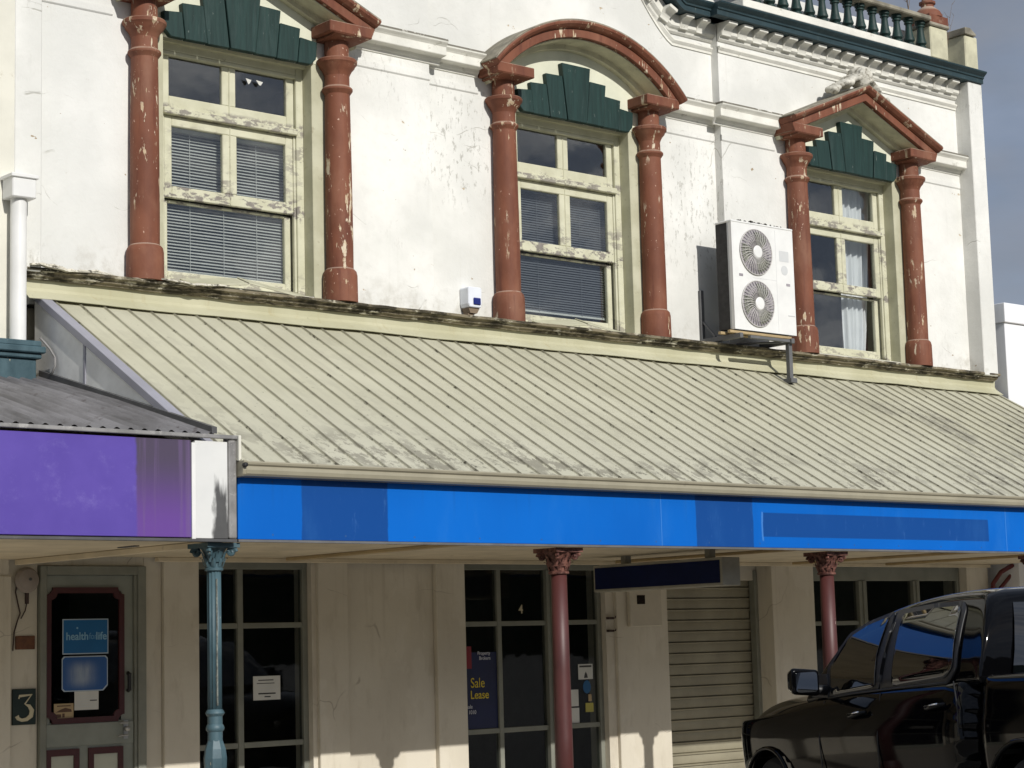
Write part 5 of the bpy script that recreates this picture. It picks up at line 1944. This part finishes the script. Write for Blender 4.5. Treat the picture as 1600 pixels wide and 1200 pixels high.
def side_patch(poly, off, thick, name, mat, parent, side=1, smooth=True, dense=True):
    """polygon in (x,z) laid on the cab's side, offset outwards and given thickness"""
    bm = bmesh.new()
    vs = [bm.verts.new((p[0], 0, p[1])) for p in poly]
    f = bm.faces.new(vs)
    bmesh.ops.triangulate(bm, faces=[f])
    if dense:
        bmesh.ops.subdivide_edges(bm, edges=bm.edges[:], cuts=6, use_grid_fill=True)
    for v in bm.verts:
        v.co.y = (wz(v.co.z, v.co.x) + off) * side
    me = bpy.data.meshes.new(name)
    bmesh.ops.recalc_face_normals(bm, faces=bm.faces)
    bm.to_mesh(me)
    bm.free()
    me.materials.append(MAT[mat])
    outward = sum(p.normal.y * p.area for p in me.polygons) * side > 0
    for p in me.polygons:
        p.use_smooth = True
    o_ = bpy.data.objects.new(name, me)
    COL.objects.link(o_)
    o_.parent = parent
    ORG[o_.name] = Vector((0, 0, 0))
    md_ = o_.modifiers.new('solid', 'SOLIDIFY')
    md_.thickness = thick
    md_.offset = -1 if outward else 1
    return o_


def rounded(poly, r=.03, n=4):
    out = []
    m_ = len(poly)
    for i in range(m_):
        p = Vector(poly[i])
        a = (Vector(poly[i - 1]) - p)
        b = (Vector(poly[(i + 1) % m_]) - p)
        ra = min(r, a.length * .4, b.length * .4)
        p0, p1 = p + a.normalized() * ra, p + b.normalized() * ra
        for k_ in range(n + 1):
            t = k_ / n
            q = p0 * (1 - t) ** 2 + p * 2 * t * (1 - t) + p1 * t * t
            out.append((q.x, q.y))
    return out


def grow(poly, d):
    c = Vector((sum(p[0] for p in poly) / len(poly), sum(p[1] for p in poly) / len(poly)))
    out = []
    for p in poly:
        v = Vector(p) - c
        out.append((p[0] + d * (1 if v.x > 0 else -1), p[1] + d * (1 if v.y > 0 else -1)))
    return out

fw = [(2.64, 1.245), (2.73, 1.47), (2.55, 1.70), (2.30, 1.785), (2.0, 1.835), (2.02, 1.55), (1.97, 1.285)]
rw = [(1.80, 1.84), (1.36, 1.855), (1.0, 1.85), (.955, 1.82), (.915, 1.57), (.885, 1.39), (.965, 1.315), (1.72, 1.285)]
for side in (1, -1):
    fd = bpy.data.objects.new('door', None)
    rd = bpy.data.objects.new('door', None)
    for d in (fd, rd):
        COL.objects.link(d)
        d.parent = truck
        ORG[d.name] = Vector((0, 0, 0))
    # black surround and glass
    side_patch(rounded([(2.72, 1.22), (2.80, 1.47), (2.58, 1.735), (2.30, 1.82), (1.955, 1.875), (1.905, 1.55), (1.92, 1.265)], .03), .006, .02, 'window_frame', 'black_plastic', fd, side)
    side_patch(rounded(fw, .03), .016, .004, 'window', 'tinted_glass', fd, side)
    side_patch(rounded([(1.915, 1.875), (1.36, 1.892), (.98, 1.885), (.91, 1.83), (.87, 1.57), (.845, 1.38), (.93, 1.275), (1.90, 1.255), (1.89, 1.55)], .03), .006, .02, 'window_frame', 'black_plastic', rd, side)
    side_patch(rounded(rw, .04), .016, .004, 'window', 'tinted_glass', rd, side)
    # door gaps and handles
    for (d, xs_, nm_) in ((fd, ((2.74, 1.20), (2.76, .9), (2.72, .5)), 0), (fd, ((1.86, 1.24), (1.85, .9), (1.85, .5)), 0), (rd, ((.83, 1.29), (.74, 1.1), (.72, .9)), 0)):
        g = MB()
        pts_ = []
        for (x, z) in xs_:
            yy = 1.019 if z < .95 else (1.0 if z < 1.15 else .957)
            pts_.append((x, yy * side, z))
        g.tube(pts_, .005, 6)
        g.build('gap', 'black_plastic', d)
    for (d, hx, hz) in ((fd, 2.13, 1.075), (rd, 1.0, 1.11)):
        g = MB()
        yy = 1.0
        g.tube([(hx + .14, (yy + .01) * side, hz - .012), (hx + .10, (yy + .035) * side, hz - .005), (hx - .06, (yy + .038) * side, hz + .008), (hx - .12, (yy + .01) * side, hz + .02)], [.014, .018, .018, .014], 10)
        g.build('handle', 'black_paint', d, smooth=True)
        g = MB()
        g.tube([(hx + .13, (yy + .035) * side, hz + .008), (hx - .08, (yy + .052) * side, hz + .022)], .0075, 6)
        g.build('handle_strip', 'chrome', d, smooth=True)
    # belt moulding
    g = MB()
    g.tube([(2.70, .943 * side, 1.222), (2.3, .943 * side, 1.245), (1.6, .942 * side, 1.268), (.95, .938 * side, 1.285)], .008, 8)
    g.build('belt_moulding', 'black_plastic', truck, smooth=True)
    # mirror
    mr = bpy.data.objects.new('side_mirror', None)
    COL.objects.link(mr)
    mr.parent = truck
    ORG[mr.name] = Vector((0, 0, 0))
    bm = bmesh.new()
    bmesh.ops.create_cube(bm, size=1)
    for v in bm.verts:
        taper = 1.0 if v.co.x < 0 else .72
        v.co = Vector((2.70 + v.co.x * .17, side * (1.185 + v.co.y * .27 * taper - (.01 if v.co.x > 0 else 0)), 1.355 + v.co.z * .225 * taper + v.co.y * .02))
    bmesh.ops.bevel(bm, geom=bm.edges[:], offset=.045, segments=5, profile=.6, affect='EDGES')
    me = bpy.data.meshes.new('mirror_shell')
    bm.to_mesh(me)
    bm.free()
    me.materials.append(MAT['black_paint'])
    for p in me.polygons:
        p.use_smooth = True
    o_ = bpy.data.objects.new('mirror_shell', me)
    COL.objects.link(o_)
    o_.parent = mr
    MB().prism(rounded([(side * 1.085, 1.275), (side * 1.28, 1.27), (side * 1.285, 1.43), (side * 1.085, 1.435)], .03), 0, 2.608, 2.614).build('mirror_glass', 'mirror', mr)
    MB().tube([(2.74, side * .90, 1.28), (2.73, side * 1.09, 1.30)], [.045, .032], 10).build('mirror_arm', 'black_plastic', mr, smooth=True)
    side_patch(rounded([(2.98, 1.235), (2.90, 1.42), (2.76, 1.42), (2.68, 1.225)], .02), .014, .02, 'mirror_sail', 'black_plastic', mr, side)
    # wheel-arch lips
    for (wx, wr) in ((3.67, .415), (-.06, .452)):
        g = MB()
        pts_ = []
        for i in range(25):
            a = R(-8 + 196 * i / 24)
            z = .41 + wr * math.sin(a)
            pts_.append((wx + wr * math.cos(a), side * (1.028 if z < 1.0 else 1.01), z))
        g.tube(pts_, .018, 8)
        g.build('wheel_arch', 'black_paint', truck, smooth=True)
    # lamps
    MB().prism(rounded([(4.14, .93), (4.315, .90), (4.325, .98), (4.16, 1.01)], .015), 1, side * .80, side * .905).build('headlight', 'lamp_lens', truck, bevel=.01)
    MB().box(-1.235, -1.12, min(side * .80, side * .985), max(side * .80, side * .985), .80, 1.18).build('tail_light', 'red_lens', truck, bevel=.01)
# wheels
for wx in (3.67, -.06):
    for side in (1, -1):
        w = bpy.data.objects.new('wheel', None)
        COL.objects.link(w)
        w.parent = truck
        ORG[w.name] = Vector((0, 0, 0))
        y0_, y1_ = side * .74, side * .985
        t_ = MB()
        prof_ = [(.25, .74), (.33, .74), (.365, .77), (.375, .80), (.375, .93), (.365, .96), (.33, .985), (.25, .975)]
        vs, fs = [], []
        for (r0, yy) in prof_:
            for k_ in range(40):
                a = 2 * math.pi * k_ / 40
                vs.append((wx + r0 * math.cos(a), side * yy, .375 + r0 * math.sin(a)))
        for i in range(len(prof_) - 1):
            for k_ in range(40):
                a, b = i * 40 + k_, i * 40 + (k_ + 1) % 40
                fs.append((a, b, b + 40, a + 40))
        t_.add(vs, fs).build('tyre', 'rubber', w, smooth=40)
        rm_ = MB()
        rm_.tube([(wx, side * .75, .375), (wx, side * .90, .375)], .252, 32)
        for k_ in range(6):
            a = k_ * math.pi / 3
            rm_.tube([(wx, side * .955, .375), (wx + .23 * math.cos(a), side * .965, .375 + .23 * math.sin(a))], [.05, .035], 8)
        rm_.build('rim', 'metal', w, smooth=40)
# front end and glass of the cab
MB().box(4.29, 4.385, -.62, .62, .62, .98).build('grille', 'black_plastic', truck, bevel=.03, seg=2)
MB().box(4.27, 4.43, -.86, .86, .44, .62).build('bumper', 'black_paint', truck, bevel=.04, seg=3)
ws = MB()
vs, fs = [], []
wp = [(3.06, 1.315, .80), (2.95, 1.455, .745), (2.80, 1.61, .69), (2.62, 1.752, .635), (2.48, 1.825, .60)]
for (x, z, hw_) in wp:
    for i in range(13):
        u = -1 + i / 6
        vs.append((x + .02 + .10 * (1 - u * u) * .6, hw_ * u, z + .022))
for j in range(4):
    for i in range(12):
        a = j * 13 + i
        fs.append((a, a + 1, a + 14, a + 13))
ws.add(vs, fs).build('windscreen', 'tinted_glass', truck, smooth=True)
bg = MB()
vs, fs = [], []
for (x, z, hw_) in ((.528, 1.33, .655), (.532, 1.50, .62), (.572, 1.70, .575), (.612, 1.80, .545), (.635, 1.845, .53)):
    for i in range(13):
        u = -1 + i / 6
        vs.append((x - .012 - .012 * (1 - u * u), hw_ * u, z))
for j in range(4):
    for i in range(12):
        a = j * 13 + i
        fs.append((a, a + 1, a + 14, a + 13))
bg.add(vs, fs).build('rear_window', 'tinted_glass', truck, smooth=True)
st = MB().box(.508, .5095, .50, .55, 1.375, 1.395)
st.box(.508, .5095, .44, .49, 1.378, 1.392)
st.build('window_sticker', 'badge_grey', truck)
